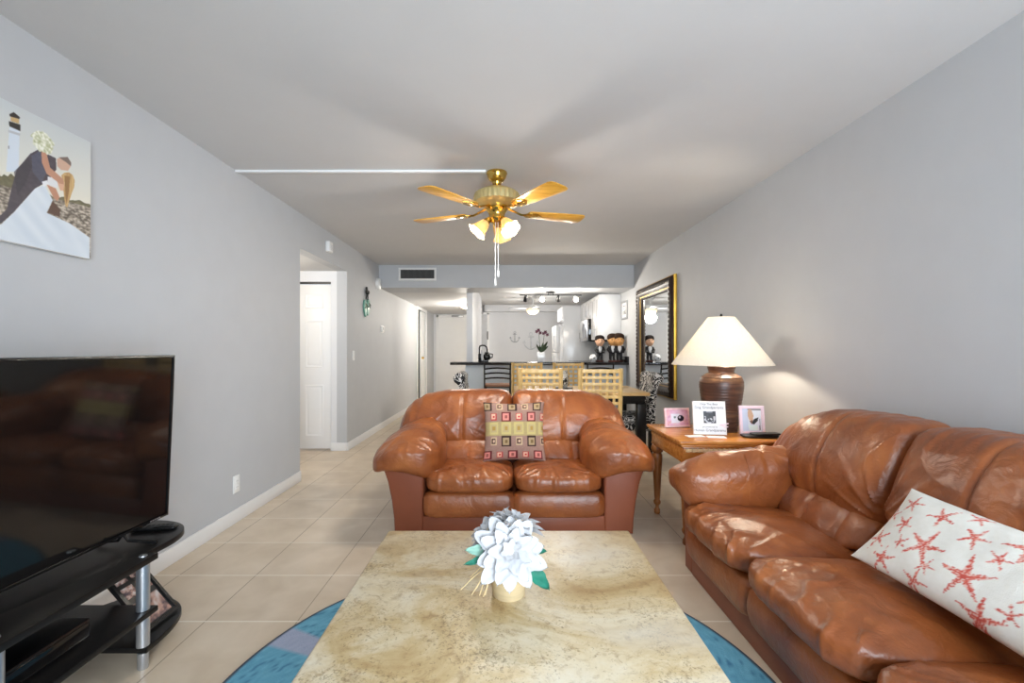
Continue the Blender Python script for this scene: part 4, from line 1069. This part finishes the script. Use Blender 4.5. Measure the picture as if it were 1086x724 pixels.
# ------------------------------------------------------------------ dining set
DX0, DX1, DY0, DY1, DZ = .10, 1.478, 4.62, 5.52, .755
dt = thing('dining_table', 'dining table with a pale wood top and black legs behind the loveseat', 'table', ((DX0+DX1)/2, (DY0+DY1)/2, 0))
hx, hy = (DX1-DX0)/2, (DY1-DY0)/2
b = BM(); box(b, -hx, hx, -hy, hy, DZ-.035, DZ, .005); obj('tabletop', b, M['table_wood'], dt)
b = BM(); box(b, -hx+.04, hx-.04, -hy+.04, hy-.04, DZ-.12, DZ-.0355, .003); obj('apron', b, M['black_wood'], dt)
for sx in (-1, 1):
    for sy in (-1, 1):
        b = BM(); x, y = sx*(hx-.075), sy*(hy-.075); box(b, x-.045, x+.045, y-.045, y+.045, 0, DZ-.1205, .005); obj('leg', b, M['black_wood'], dt)
def lattice_chair(name, label, group):
    t = thing(name, label, 'chair', (0, 0, 0), 0, group)       # faces +y
    b = BM(); box(b, -.20, .20, -.19, .21, .43, .455, .006); obj('seat', b, M['pale_wood'], t)
    for sx in (-1, 1):
        b = BM(); box(b, sx*.18-.018, sx*.18+.018, .165, .2, 0, .4295, .003); obj('leg', b, M['pale_wood'], t)
        b = BM(); tube(b, [(sx*.187, -.205, 0), (sx*.187, -.205, .45), (sx*.187, -.25, 1.02)], .02, 4); obj('leg', b, M['pale_wood'], t)
    m0 = Matrix.Shear('XZ', 4, (0, -.079))
    def Z(z): return -.205-.079*(z-.45)
    b = BM()
    for z in (.995, .935, .875, .815, .755, .695, .635, .575):
        hgt = .018 if z > .98 else .0135
        y = Z(z); box(b, -.17, .17, y-.008, y+.008, z-hgt, z+hgt, .002)
    obj('back_slats', b, M['pale_wood'], t)
    b = BM()
    for x in (-.128, -.064, 0, .064, .128):
        pts = [(x, Z(z)+(.004), z) for z in (.56, .70, .85, .99)]
        tube(b, pts, .0125, 4, flat=.6)
    obj('back_uprights', b, M['pale_wood'], t)
    b = BM(); box(b, -.165, .165, -.008+.183, .008+.183, .38, .425); box(b, -.188, -.172, -.185, .165, .18, .205); box(b, .172, .188, -.185, .165, .18, .205); obj('stretcher', b, M['pale_wood'], t)
    return t
G = 'pale lattice-back dining chairs'
c1 = lattice_chair('dining_chair', 'pale lattice-back chair on the near side of the dining table, left one', G)
c1.location = (.325, 4.425, 0)
dup(c1, (.88, 4.425, 0), 0, 'pale lattice-back chair on the near side of the dining table, right one')
dup(c1, (.285, 5.72, 0), PI, 'pale lattice-back chair on the far side of the dining table, left one')
dup(c1, (.83, 5.72, 0), PI, 'pale lattice-back chair on the far side of the dining table, right one')
def parsons(name, label):
    t = thing(name, label, 'chair', (0, 0, 0), 0, 'black and white damask end chairs')   # faces +x
    b = BM(); soft(b, lambda u, v, w: Vector((.02+.25*u, .235*v, .40+.085*w+.012*(1-u*u)*(1-v*v)*(w > 0))), (14, 14, 6), 7); obj('seat', b, M['damask'], t)
    prof = [(-.21, .33), (-.13, .33), (-.135, .50), (-.155, .68), (-.19, .83)]
    top = [(-.245+.062*math.cos(a), .885+.062*math.sin(a)) for a in [math.radians(q) for q in (-20, 10, 40, 70, 100, 130, 160, 190, 220, 250)]]
    prof += top+[(-.245, .80), (-.225, .65), (-.215, .48)]
    b = BM(); prism(b, prof, -.235, .235, basis((0, 0, 0), (1, 0, 0), (0, 0, 1)), .012); obj('backrest', b, M['damask'], t)
    for sx in (-1, 1):
        for sy in (-1, 1):
            b = BM(); x, y = (.22 if sx > 0 else -.17), sy*.19
            prism(b, [(-.018, -.018), (.018, -.018), (.018, .018), (-.018, .018)], 0, .33, T(x, y, 0), .002); obj('leg', b, M['black_wood'], t)
    return t
p1 = parsons('upholstered_chair', 'black and white damask chair with rolled back at the left end of the dining table'); p1.location = (-.25, 5.05, 0)
dup(p1, (1.39, 5.07, 0), PI, 'black and white damask chair at the right end of the dining table near the mirror')
# centre piece
vz = thing('vase', 'silver and white mottled vase on a black dish on the dining table', 'vase', (.645, 5.05, DZ+.0005))
b = BM(); lathe(b, [(0, 0), (.09, 0), (.11, .012), (.11, .018), (0, .014)], 28); obj('dish', b, M['black'], vz)
b = BM(); lathe(b, [(0, .0155), (.04, .0155), (.055, .04), (.062, .10), (.055, .16), (.045, .19), (.05, .205), (.042, .205), (.038, .19), (.045, .15), (0, .05)], 32)
m, nt, bs = newmat('mottled_mosaic'); f = noise_tex(nt, coords(nt), 32, 2, 1.0)
nt.links.new(ramp(nt, f, [(0, lin((40, 40, 40))), (.42, lin((206, 200, 188))), (.55, lin((236, 234, 228))), (.62, lin((120, 112, 96)))], 'CONSTANT'), bs.inputs['Base Color']); bs.inputs['Roughness'].default_value = .25
obj('body', b, m, vz)

# ------------------------------------------------------------------ breakfast bar and stools
bt = thing('bar_counter', 'black granite breakfast bar top on the pale blue half wall', 'counter', (0, 7.2, .956))
b = BM(); box(b, -.85, XR-.003, -.26, .24, 0, .04, .006); obj('slab', b, M['granite'], bt)
b = BM(); box(b, XR-.03, XR-.003, -.25, .24, .0405, .13, .003); obj('side_splash', b, M['granite'], bt)
BZ = .9965
def stool(name, label):
    t = thing(name, label, 'stool', (0, 0, 0), 0, 'black metal ladder-back bar stools')   # faces +y
    b = BM(); box(b, -.19, .19, -.17, .19, .655, .685, .01, seg=3); obj('seat', b, M['seat_wood'], t)
    for sx in (-1, 1):
        b = BM(); tube(b, [(sx*.20, -.20, 0), (sx*.185, -.175, .64), (sx*.185, -.20, .8), (sx*.185, -.235, 1.0)], .011, 8); obj('leg', b, M['black_metal'], t)
        b = BM(); tube(b, [(sx*.20, .20, 0), (sx*.18, .175, .653)], .011, 8); obj('leg', b, M['black_metal'], t)
    b = BM()
    for k, z in enumerate((.995, .925, .855, .785)):
        y = -.20-.175*(z-.8) if z > .8 else -.2
        tube(b, [(-.183, y, z-.012), (-.09, y-.01, z), (0, y-.013, z+.004), (.09, y-.01, z), (.183, y, z-.012)], .012, 8, flat=1.0)
    obj('back_rungs', b, M['black_metal'], t)
    b = BM()
    for z in (.25,):
        tube(b, [(-.19, -.19, z), (.19, -.19, z)], .009, 6); tube(b, [(-.19, .19, z), (.19, .19, z)], .009, 6); tube(b, [(-.19, -.19, z), (-.19, .19, z)], .009, 6); tube(b, [(.19, -.19, z), (.19, .19, z)], .009, 6)
    tube(b, [(-.18, -.165, .645), (.18, -.165, .645), (.18, .165, .645), (-.18, .165, .645), (-.18, -.165, .645)], .009, 6)
    obj('foot_ring', b, M['black_metal'], t)
    return t
s1 = stool('bar_stool', 'black ladder-back bar stool at the left of the breakfast bar'); s1.location = (-.115, 6.70, 0)
dup(s1, (1.36, 6.70, 0), 0, 'black ladder-back bar stool at the right end of the breakfast bar behind a lattice chair')
# coffee maker
cm = thing('coffee_maker', 'black coffee maker with an arched handle at the left of the bar', 'coffee maker', (-.33, 7.2, BZ+.0005))
b = BM(); box(b, -.10, .06, -.07, .09, 0, .03, .006); box(b, -.10, -.03, -.06, .08, .0305, .13, .01); obj('base', b, M['plastic_black'], cm)
b = BM(); lathe(b, [(0, .031), (.045, .031), (.055, .05), (.055, .10), (.035, .14), (.03, .155), (0, .155)], 24, T(.035, 0, 0)); ca = obj('carafe', b, M['stove_black'], cm)
b = BM(); tube(b, [(.08, 0, .13), (.125, 0, .12), (.12, 0, .07), (.085, 0, .06)], .010, 8); obj('carafe_handle', b, M['black'], ca)
b = BM(); tube(b, [(-.085, 0, .12), (-.085, 0, .22), (-.075, 0, .25), (-.04, 0, .262), (.0, 0, .258), (.03, 0, .235), (.04, 0, .19), (.04, 0, .158)], .012, 8); obj('arched_handle', b, M['black'], cm)
b = BM(); lathe(b, [(0, 0), (.012, 0), (.012, .17), (0, .18)], 14, T(-.04, -.068, .02)); obj('plunger', b, M['steel'], cm)
# orchid
oc = thing('orchid', 'dark purple orchid in a square white pot on the bar', 'plant', (.565, 7.2, BZ+.0005))
b = BM(); prism(b, [(-.055, -.055), (.055, -.055), (.055, .055), (-.055, .055)], 0, .15, None, .006); obj('pot', b, M['white_gloss'], oc)
rl = random.Random(11)
for k, (dr, L, Wd) in enumerate((((.55, -.2, .9), .22, .06), ((-.5, -.2, .8), .17, .045), ((.25, .3, .9), .18, .05), ((-.2, -.3, .95), .14, .045), ((.6, .0, .5), .16, .05))):
    b = BM(); petal(b, basis((0, 0, .15), dr, Vector(dr).cross(Vector((0, -1, .3))).normalized()), L, Wd, -.12); obj('leaf', b, M['dark_leaf'], oc, sharp=80)
for k, (x, z) in enumerate(((-.03, .50), (.05, .47))):
    b = BM(); tube(b, [(0, 0, .14), (x*.6, 0, .25), (x, 0, z-.06), (x+.012, -.01, z)], .004, 6); sm = obj('flower_stem', b, M['stem'], oc)
    b = BM()
    for q in range(3):
        cc = Vector((x+(.02 if k else -.01)+(q-1)*.028, -.012, z-.02+.022*(q % 2)-(.02 if q == 2 else 0)))
        for j in range(5): petal(b, basis(cc, (math.cos(j*1.257+q), -.2, math.sin(j*1.257+q)), (-math.sin(j*1.257+q), 0, math.cos(j*1.257+q))), .034, .028, .2)
    obj('blossom', b, M['orchid'], sm, sharp=80)
# figurines
def figure(t, tan, hs=1.0, ox=0.0, oy=0.0, k=1.0, lean=0.0):
    O = T(ox, oy, 0) @ Matrix.Scale(k, 4)
    Hd = O @ T(lean, 0, 0)
    b = BM()
    soft(b, lambda u, v, w: Vector((u*(.052+.008*w)+lean*.5*(w*.5+.5), v*.038, .185+.07*w)), (10, 8, 8), 3.2, mtx=O)
    for sx in (-1, 1):
        tube(b, [(sx*.022, 0, .135), (sx*.026, 0, .08), (sx*.026, 0, .026)], [.026, .023, .021], 10, mtx=O)
        tube(b, [(sx*.05+lean*.5, 0, .235), (sx*.068, -.015, .185), (sx*.05, -.045, .15), (sx*.018, -.05, .155)], [.02, .021, .018, .014], 8, mtx=O)
        ball(b, (sx*.027, -.015, .034), .022, 0, 6, (1, 1.5, .5), O)
    obj('suit', b, M['suit'], t)
    b = BM(); soft(b, lambda u, v, w: Vector((u*.024*(1+.4*w)+lean*.4, -.034+v*.012, .195+.052*w)), (6, 4, 6), 3, mtx=O); obj('shirt', b, M['shirt'], t)
    b = BM(); hz = .325
    def fh(u, v, w):
        x = u*.068*hs*(1-.12*max(0, -w)); y = v*.066*hs; z = hz+w*.082*hs
        if v < 0:
            y -= .016*math.exp(-((u/.22)**2+((w+.12)/.25)**2))
            y += .008*math.exp(-(((abs(u)-.38)/.18)**2+((w-.12)/.16)**2))
            y -= .006*math.exp(-((u/.4)**2+((w+.52)/.10)**2))
        return Vector((x, y, z))
    soft(b, fh, (16, 16, 16), 2.3, mtx=Hd); tube(b, [(0, 0, .22), (0, 0, .27)], .026, 12, mtx=Hd)
    for sx in (-1, 1): ball(b, (sx*.07*hs, 0, hz), .014, 0, 5, (.6, 1, 1.3), Hd)
    hd = obj('head', b, M['skin_tan'] if tan else M['skin'], t)
    for sx in (-1, 1): obj('eye', ball(BM(), (sx*.026, -.060*hs, hz+.012), .007, 0, 5, (1.2, .5, .8), Hd), M['suit'], hd)
    b = BM(); soft(b, lambda u, v, w: Vector((u*.077*hs, .010+v*.070*hs, hz+.042*hs+w*.060*hs)), (12, 12, 8), 2.4, mtx=Hd)
    obj('hair', b, M['hair'] if not tan else mat('brown_hair', (46, 28, 18), .75, spec=.2), hd)
def oval_base(t, rx, ry):
    obj('base', prism(BM(), [(rx*math.cos(2*PI*q/28), ry*math.sin(2*PI*q/28)) for q in range(28)], 0, .024, None, .005), M['base_brown'], t)
f1 = thing('figurine', 'dark-haired big-headed figurine in a dark suit standing alone on the bar', 'figurine', (1.495, 7.17, BZ+.0005))
oval_base(f1, .062, .06); figure(f1, False, .98)
f2 = thing('figurine_pair', 'pair of tan big-headed figurines in dark suits hugging on one base on the bar', 'figurine', (1.745, 7.15, BZ+.0005))
oval_base(f2, .12, .07); figure(f2, True, 1.08, -.055, .02, 1.04, .012); figure(f2, True, 1.12, .052, -.01, 1.04, -.008)
jr = thing('ornament_ball', 'small white ball ornament with black spots at the feet of the single figurine', 'ornament', (1.385, 7.13, BZ+.0005))
b = BM(); ball(b, (0, 0, .062), .06, 0, 10); lathe(b, [(0, 0), (.03, 0), (.03, .008), (0, .008)], 16); obj('ball', b, M['white_gloss'], jr)
b = BM()
for (dx, dz) in ((0, 0), (.035, .03), (-.036, -.02), (-.025, .035), (.03, -.035)):
    n_ = Vector((dx, -math.sqrt(max(0, .0585**2-dx*dx-dz*dz)), dz)); lathe(b, [(0, .003), (.013, .001), (.012, -.003)], 5, basis(Vector((0, 0, .062))+n_, Vector((1, 0, 0)), n_.cross(Vector((1, 0, 0)))))
obj('spots', b, M['black'], jr)

# ------------------------------------------------------------------ kitchen
YK = 7.44
def cab_door(parent, y0, y1, z0, z1, hy, hz0, hz1, x=-.0):
    m_ = basis((x, (y0+y1)/2, (z0+z1)/2), (0, -1, 0), (0, 0, 1))
    b = BM(); box(b, -(y1-y0)/2, (y1-y0)/2, -(z1-z0)/2, (z1-z0)/2, .0005, .018, .002, mtx=m_); sweep_frame(b, y1-y0, z1-z0, [(.0, .018), (.0, .021), (.055, .021), (.06, .0182)], m_); dd = obj('cabinet_door', b, M['white_gloss'], parent)
    b = BM(); tube(b, [(x-.02, hy, hz0), (x-.05, hy, hz0), (x-.05, hy, hz1), (x-.02, hy, hz1)], .007, 6); obj('handle', b, M['steel'], dd)
def cabinet(name, label, y0, y1, z0, z1, dep, nd_, hlow=True):
    t = thing(name, label, 'cabinet', (XR-.002-dep, (y0+y1)/2, z0), 0, 'white kitchen cabinets')
    b = BM(); box(b, 0, dep, -(y1-y0)/2, (y1-y0)/2, 0, z1-z0, .002); obj('carcass', b, M['white_gloss'], t)
    w_ = (y1-y0)/nd_
    for k in range(nd_):
        a = -(y1-y0)/2+k*w_; hz0 = .05 if hlow else (z1-z0)-.17
        cab_door(t, a+.003, a+w_-.003, .004, z1-z0-.004, a+(w_-.05 if k % 2 == 0 else .05), hz0, hz0+.12)
    return t
cabinet('upper_cabinet', 'white upper cabinet nearest the bar on the right kitchen wall', YK, 8.16, 1.36, 2.10, .33, 2)
cabinet('upper_cabinet', 'short white cabinet above the microwave', 8.163, 8.92, 1.75, 2.10, .33, 2)
cabinet('upper_cabinet', 'white upper cabinet between the microwave and the tall end panel', 8.923, 9.30, 1.36, 2.10, .33, 1)
mwv = thing('microwave', 'silver microwave with a black side under the short cabinet', 'microwave', (XR-.002-.40, 8.54, 1.34))
b = BM(); box(b, 0, .40, -.372, .372, 0, .405, .003); obj('case', b, M['stove_black'], mwv)
b = BM(); box(b, -.03, -.0005, -.372, .372, 0.01, .395, .004); dr_ = obj('microwave_door', b, M['steel'], mwv)
b = BM(); prism(b, [(.17*math.cos(2*PI*k/28), .14*math.sin(2*PI*k/28)) for k in range(28)], .0305, .033, basis((0, -.05, .2), (0, -1, 0), (0, 0, 1))); obj('window', b, M['stove_black'], dr_)
b = BM(); tube(b, [(-.03, -.27, .07), (-.06, -.27, .07), (-.06, -.27, .33), (-.03, -.27, .33)], .009, 6); obj('handle', b, M['steel'], dr_)
lc = cabinet('base_cabinet', 'white base cabinet with a black counter behind the bar', 7.75, 8.15, 0.0, .90, .60, 1, False)
b = BM(); box(b, -.02, .60, -.2, .2, .9005, .935, .003); obj('countertop', b, M['granite'], lc)
rg = thing('range', 'white kitchen range with a black cooktop below the microwave', 'stove', (XR-.002-.63, 8.54, 0))
b = BM(); box(b, 0, .63, -.375, .375, 0, .92, .004); obj('body', b, M['white_gloss'], rg)
b = BM(); box(b, -.02, .62, -.375, .375, .9205, .975, .006); obj('cooktop', b, M['stove_black'], rg)
b = BM(); box(b, -.025, -.0005, -.34, .34, .25, .78, .004); od = obj('oven_door', b, M['white_gloss'], rg)
b = BM(); tube(b, [(-.025, -.28, .74), (-.06, -.28, .74), (-.06, .28, .74), (-.025, .28, .74)], .01, 6); obj('handle', b, M['steel'], od)
lc2 = cabinet('base_cabinet', 'white base cabinet between the range and the tall end panel', 8.93, 9.30, 0.0, .90, .60, 1, False)
b = BM(); box(b, -.02, .60, -.185, .185, .9005, .935, .003); obj('countertop', b, M['granite'], lc2)
of = cabinet('refrigerator_cabinet', 'white cabinet above the refrigerator with a tall end panel', 9.347, 10.25, 1.80, 2.08, .70, 2)
obj('end_panel', box(BM(), -.013, .70, -.4945, -.4545, -1.80, .28, .003), M['white_gloss'], of)
fr = thing('refrigerator', 'white refrigerator beyond the tall end panel', 'refrigerator', (1.12, 9.80, 0))
b = BM(); box(b, 0, .75, -.44, .44, 0.02, 1.70, .008); obj('body', b, M['white_gloss'], fr)
for z0, z1, in ((.03, 1.12), (1.13, 1.695)):
    b = BM(); box(b, -.07, -.002, -.44, .44, z0, z1, .012, seg=3); fd = obj('fridge_door', b, M['white_gloss'], fr)
    b = BM(); zz = (z1-.4, z1-.06) if z0 < 1 else (z0+.05, z0+.35); tube(b, [(-.07, -.38, zz[0]), (-.11, -.38, zz[0]), (-.11, -.38, zz[1]), (-.07, -.38, zz[1])], .01, 6); obj('handle', b, M['anchor_white'], fd)
# anchors
def anchor(name, label, cx, cz, s, m_):
    t = thing(name, label, 'wall decoration', (cx, YF, cz))
    mtx = basis((0, -.022, 0), (1, 0, 0), (0, 0, 1)) @ Matrix.Scale(s, 4)
    b = BM(); tube(b, [(0, -.9, 0), (0, .55, 0)], .06, 8, mtx=mtx); tube(b, [(-.34, .42, 0), (.34, .42, 0)], .055, 8, mtx=mtx); obj('shank', b, m_, t)
    b = BM(); tube(b, [(.17*math.sin(q), .72+.17*math.cos(q), 0) for q in [2*PI*k/14 for k in range(15)]], .045, 8, mtx=mtx); obj('ring', b, m_, t)
    b = BM(); tube(b, [(.72*math.cos(q), -.18+.72*math.sin(q), 0) for q in [PI+.12+(PI-.24)*k/14 for k in range(15)]], [.03+.05*math.sin(PI*k/14) for k in range(15)], 8, mtx=mtx)
    for sx in (-1, 1): prism(b, [(sx*.95, -.25), (sx*.70, .06), (sx*.52, -.30)][::sx], -.04, .04, mtx)
    obj('flukes', b, m_, t); return t
anchor('anchor_ornament', 'small grey anchor ornament on the far kitchen wall, left one', .245, 1.52, .155, M['anchor_grey'])
anchor('anchor_ornament', 'larger pale anchor ornament on the far kitchen wall behind the orchid', .665, 1.42, .24, M['anchor_white'])
# track light on the soffit's underside
tr = thing('track_light', 'black track light with four spot heads above the bar', 'track light', (.71, 7.1, HS))
b = BM(); lathe(b, [(0, -.0005), (.075, -.0005), (.07, -.02), (.045, -.03), (0, -.032)], 28); obj('canopy', b, M['black_metal'], tr)
b = BM(); box(b, -.485, .485, -.012, .012, -.068, -.052, .002); tube(b, [(-.04, 0, -.03), (-.04, 0, -.055)], .006, 6); tube(b, [(.04, 0, -.03), (.04, 0, -.055)], .006, 6); obj('rail', b, M['black_metal'], tr)
for k, x in enumerate((-.39, -.14, .12, .39)):
    lit = k in (1, 3)
    m_ = T(x, 0, -.115) @ RX(math.radians(-62 if lit else 35)) 
    b = BM(); tube(b, [(x, 0, -.068), (x, 0, -.11)], .006, 6); lathe(b, [(0, .045), (.018, .045), (.026, .03), (.034, -.01), (.038, -.04), (.034, -.04), (.03, -.01), (0, .02)], 20, m_); hd = obj('spot_head', b, M['black_metal'] if not lit else M['white_gloss'], tr)
    b = BM(); lathe(b, [(0, -.02), (.03, -.025), (.03, -.03), (.02, -.038), (0, -.04)], 20, m_); obj('bulb', b, M['bulb'] , hd)
    p = m_ @ Vector((0, 0, -.06)); light('track_bulb', 'POINT', (.71+p.x, 7.1+p.y, HS+p.z), E_TRACK if lit else E_TRACK*.6, (1, .93, .82), .03)
# kitchen ceiling fan with bowl light
kf = thing('ceiling_fan', 'small distant ceiling fan with a glowing bowl light in the kitchen', 'ceiling fan', (.60, 9.9, 2.32))
b = BM(); lathe(b, [(0, -.001), (.07, -.001), (.06, -.04), (.02, -.05), (.015, -.14), (.09, -.16), (.11, -.20), (.10, -.25), (0, -.26)], 28); obj('motor_housing', b, M['white_plastic'], kf)
for k in range(4):
    m_ = RZ(.15+k*PI/2) @ T(0, 0, -.235) @ RX(.12)
    b = BM(); prism(b, [(.10, -.04), (.16, -.055), (.52, -.065), (.55, 0), (.52, .065), (.16, .055), (.10, .04)], -.003, .003, m_, .001); obj('blade', b, M['grey_door'], kf)
b = BM(); lathe(b, [(.0, -.36), (.06, -.352), (.11, -.325), (.135, -.285), (.138, -.265), (0, -.262)], 32); obj('bowl', b, M['bulb_soft'], kf)
light('kitchen_bulb', 'POINT', (.60, 9.9, 1.88), E_KITCHEN, (1, .96, .9), .12)
# hall and side-hall dome lights
for nm, lb, x, y, z, e in (('ceiling_light', 'flush dome ceiling light in the entrance hall beside the partition', -.80, 9.1, HS, E_ENTRY), ('ceiling_light', 'flush dome ceiling light in the side hall', -2.5, 4.38, 2.12, E_SIDE)):
    t = thing(nm, lb, 'ceiling light', (x, y, z))
    b = BM(); lathe(b, [(0, -.0005), (.13, -.0005), (.13, -.02), (0, -.02)], 32); obj('base', b, M['white_plastic'], t)
    b = BM(); lathe(b, [(.12, -.0205), (.118, -.045), (.09, -.075), (.04, -.09), (0, -.092)], 32); obj('dome', b, M['bulb_soft'], t)
    light('dome_bulb', 'POINT', (x, y, z-.16), e, (1, .93, .82), .08)
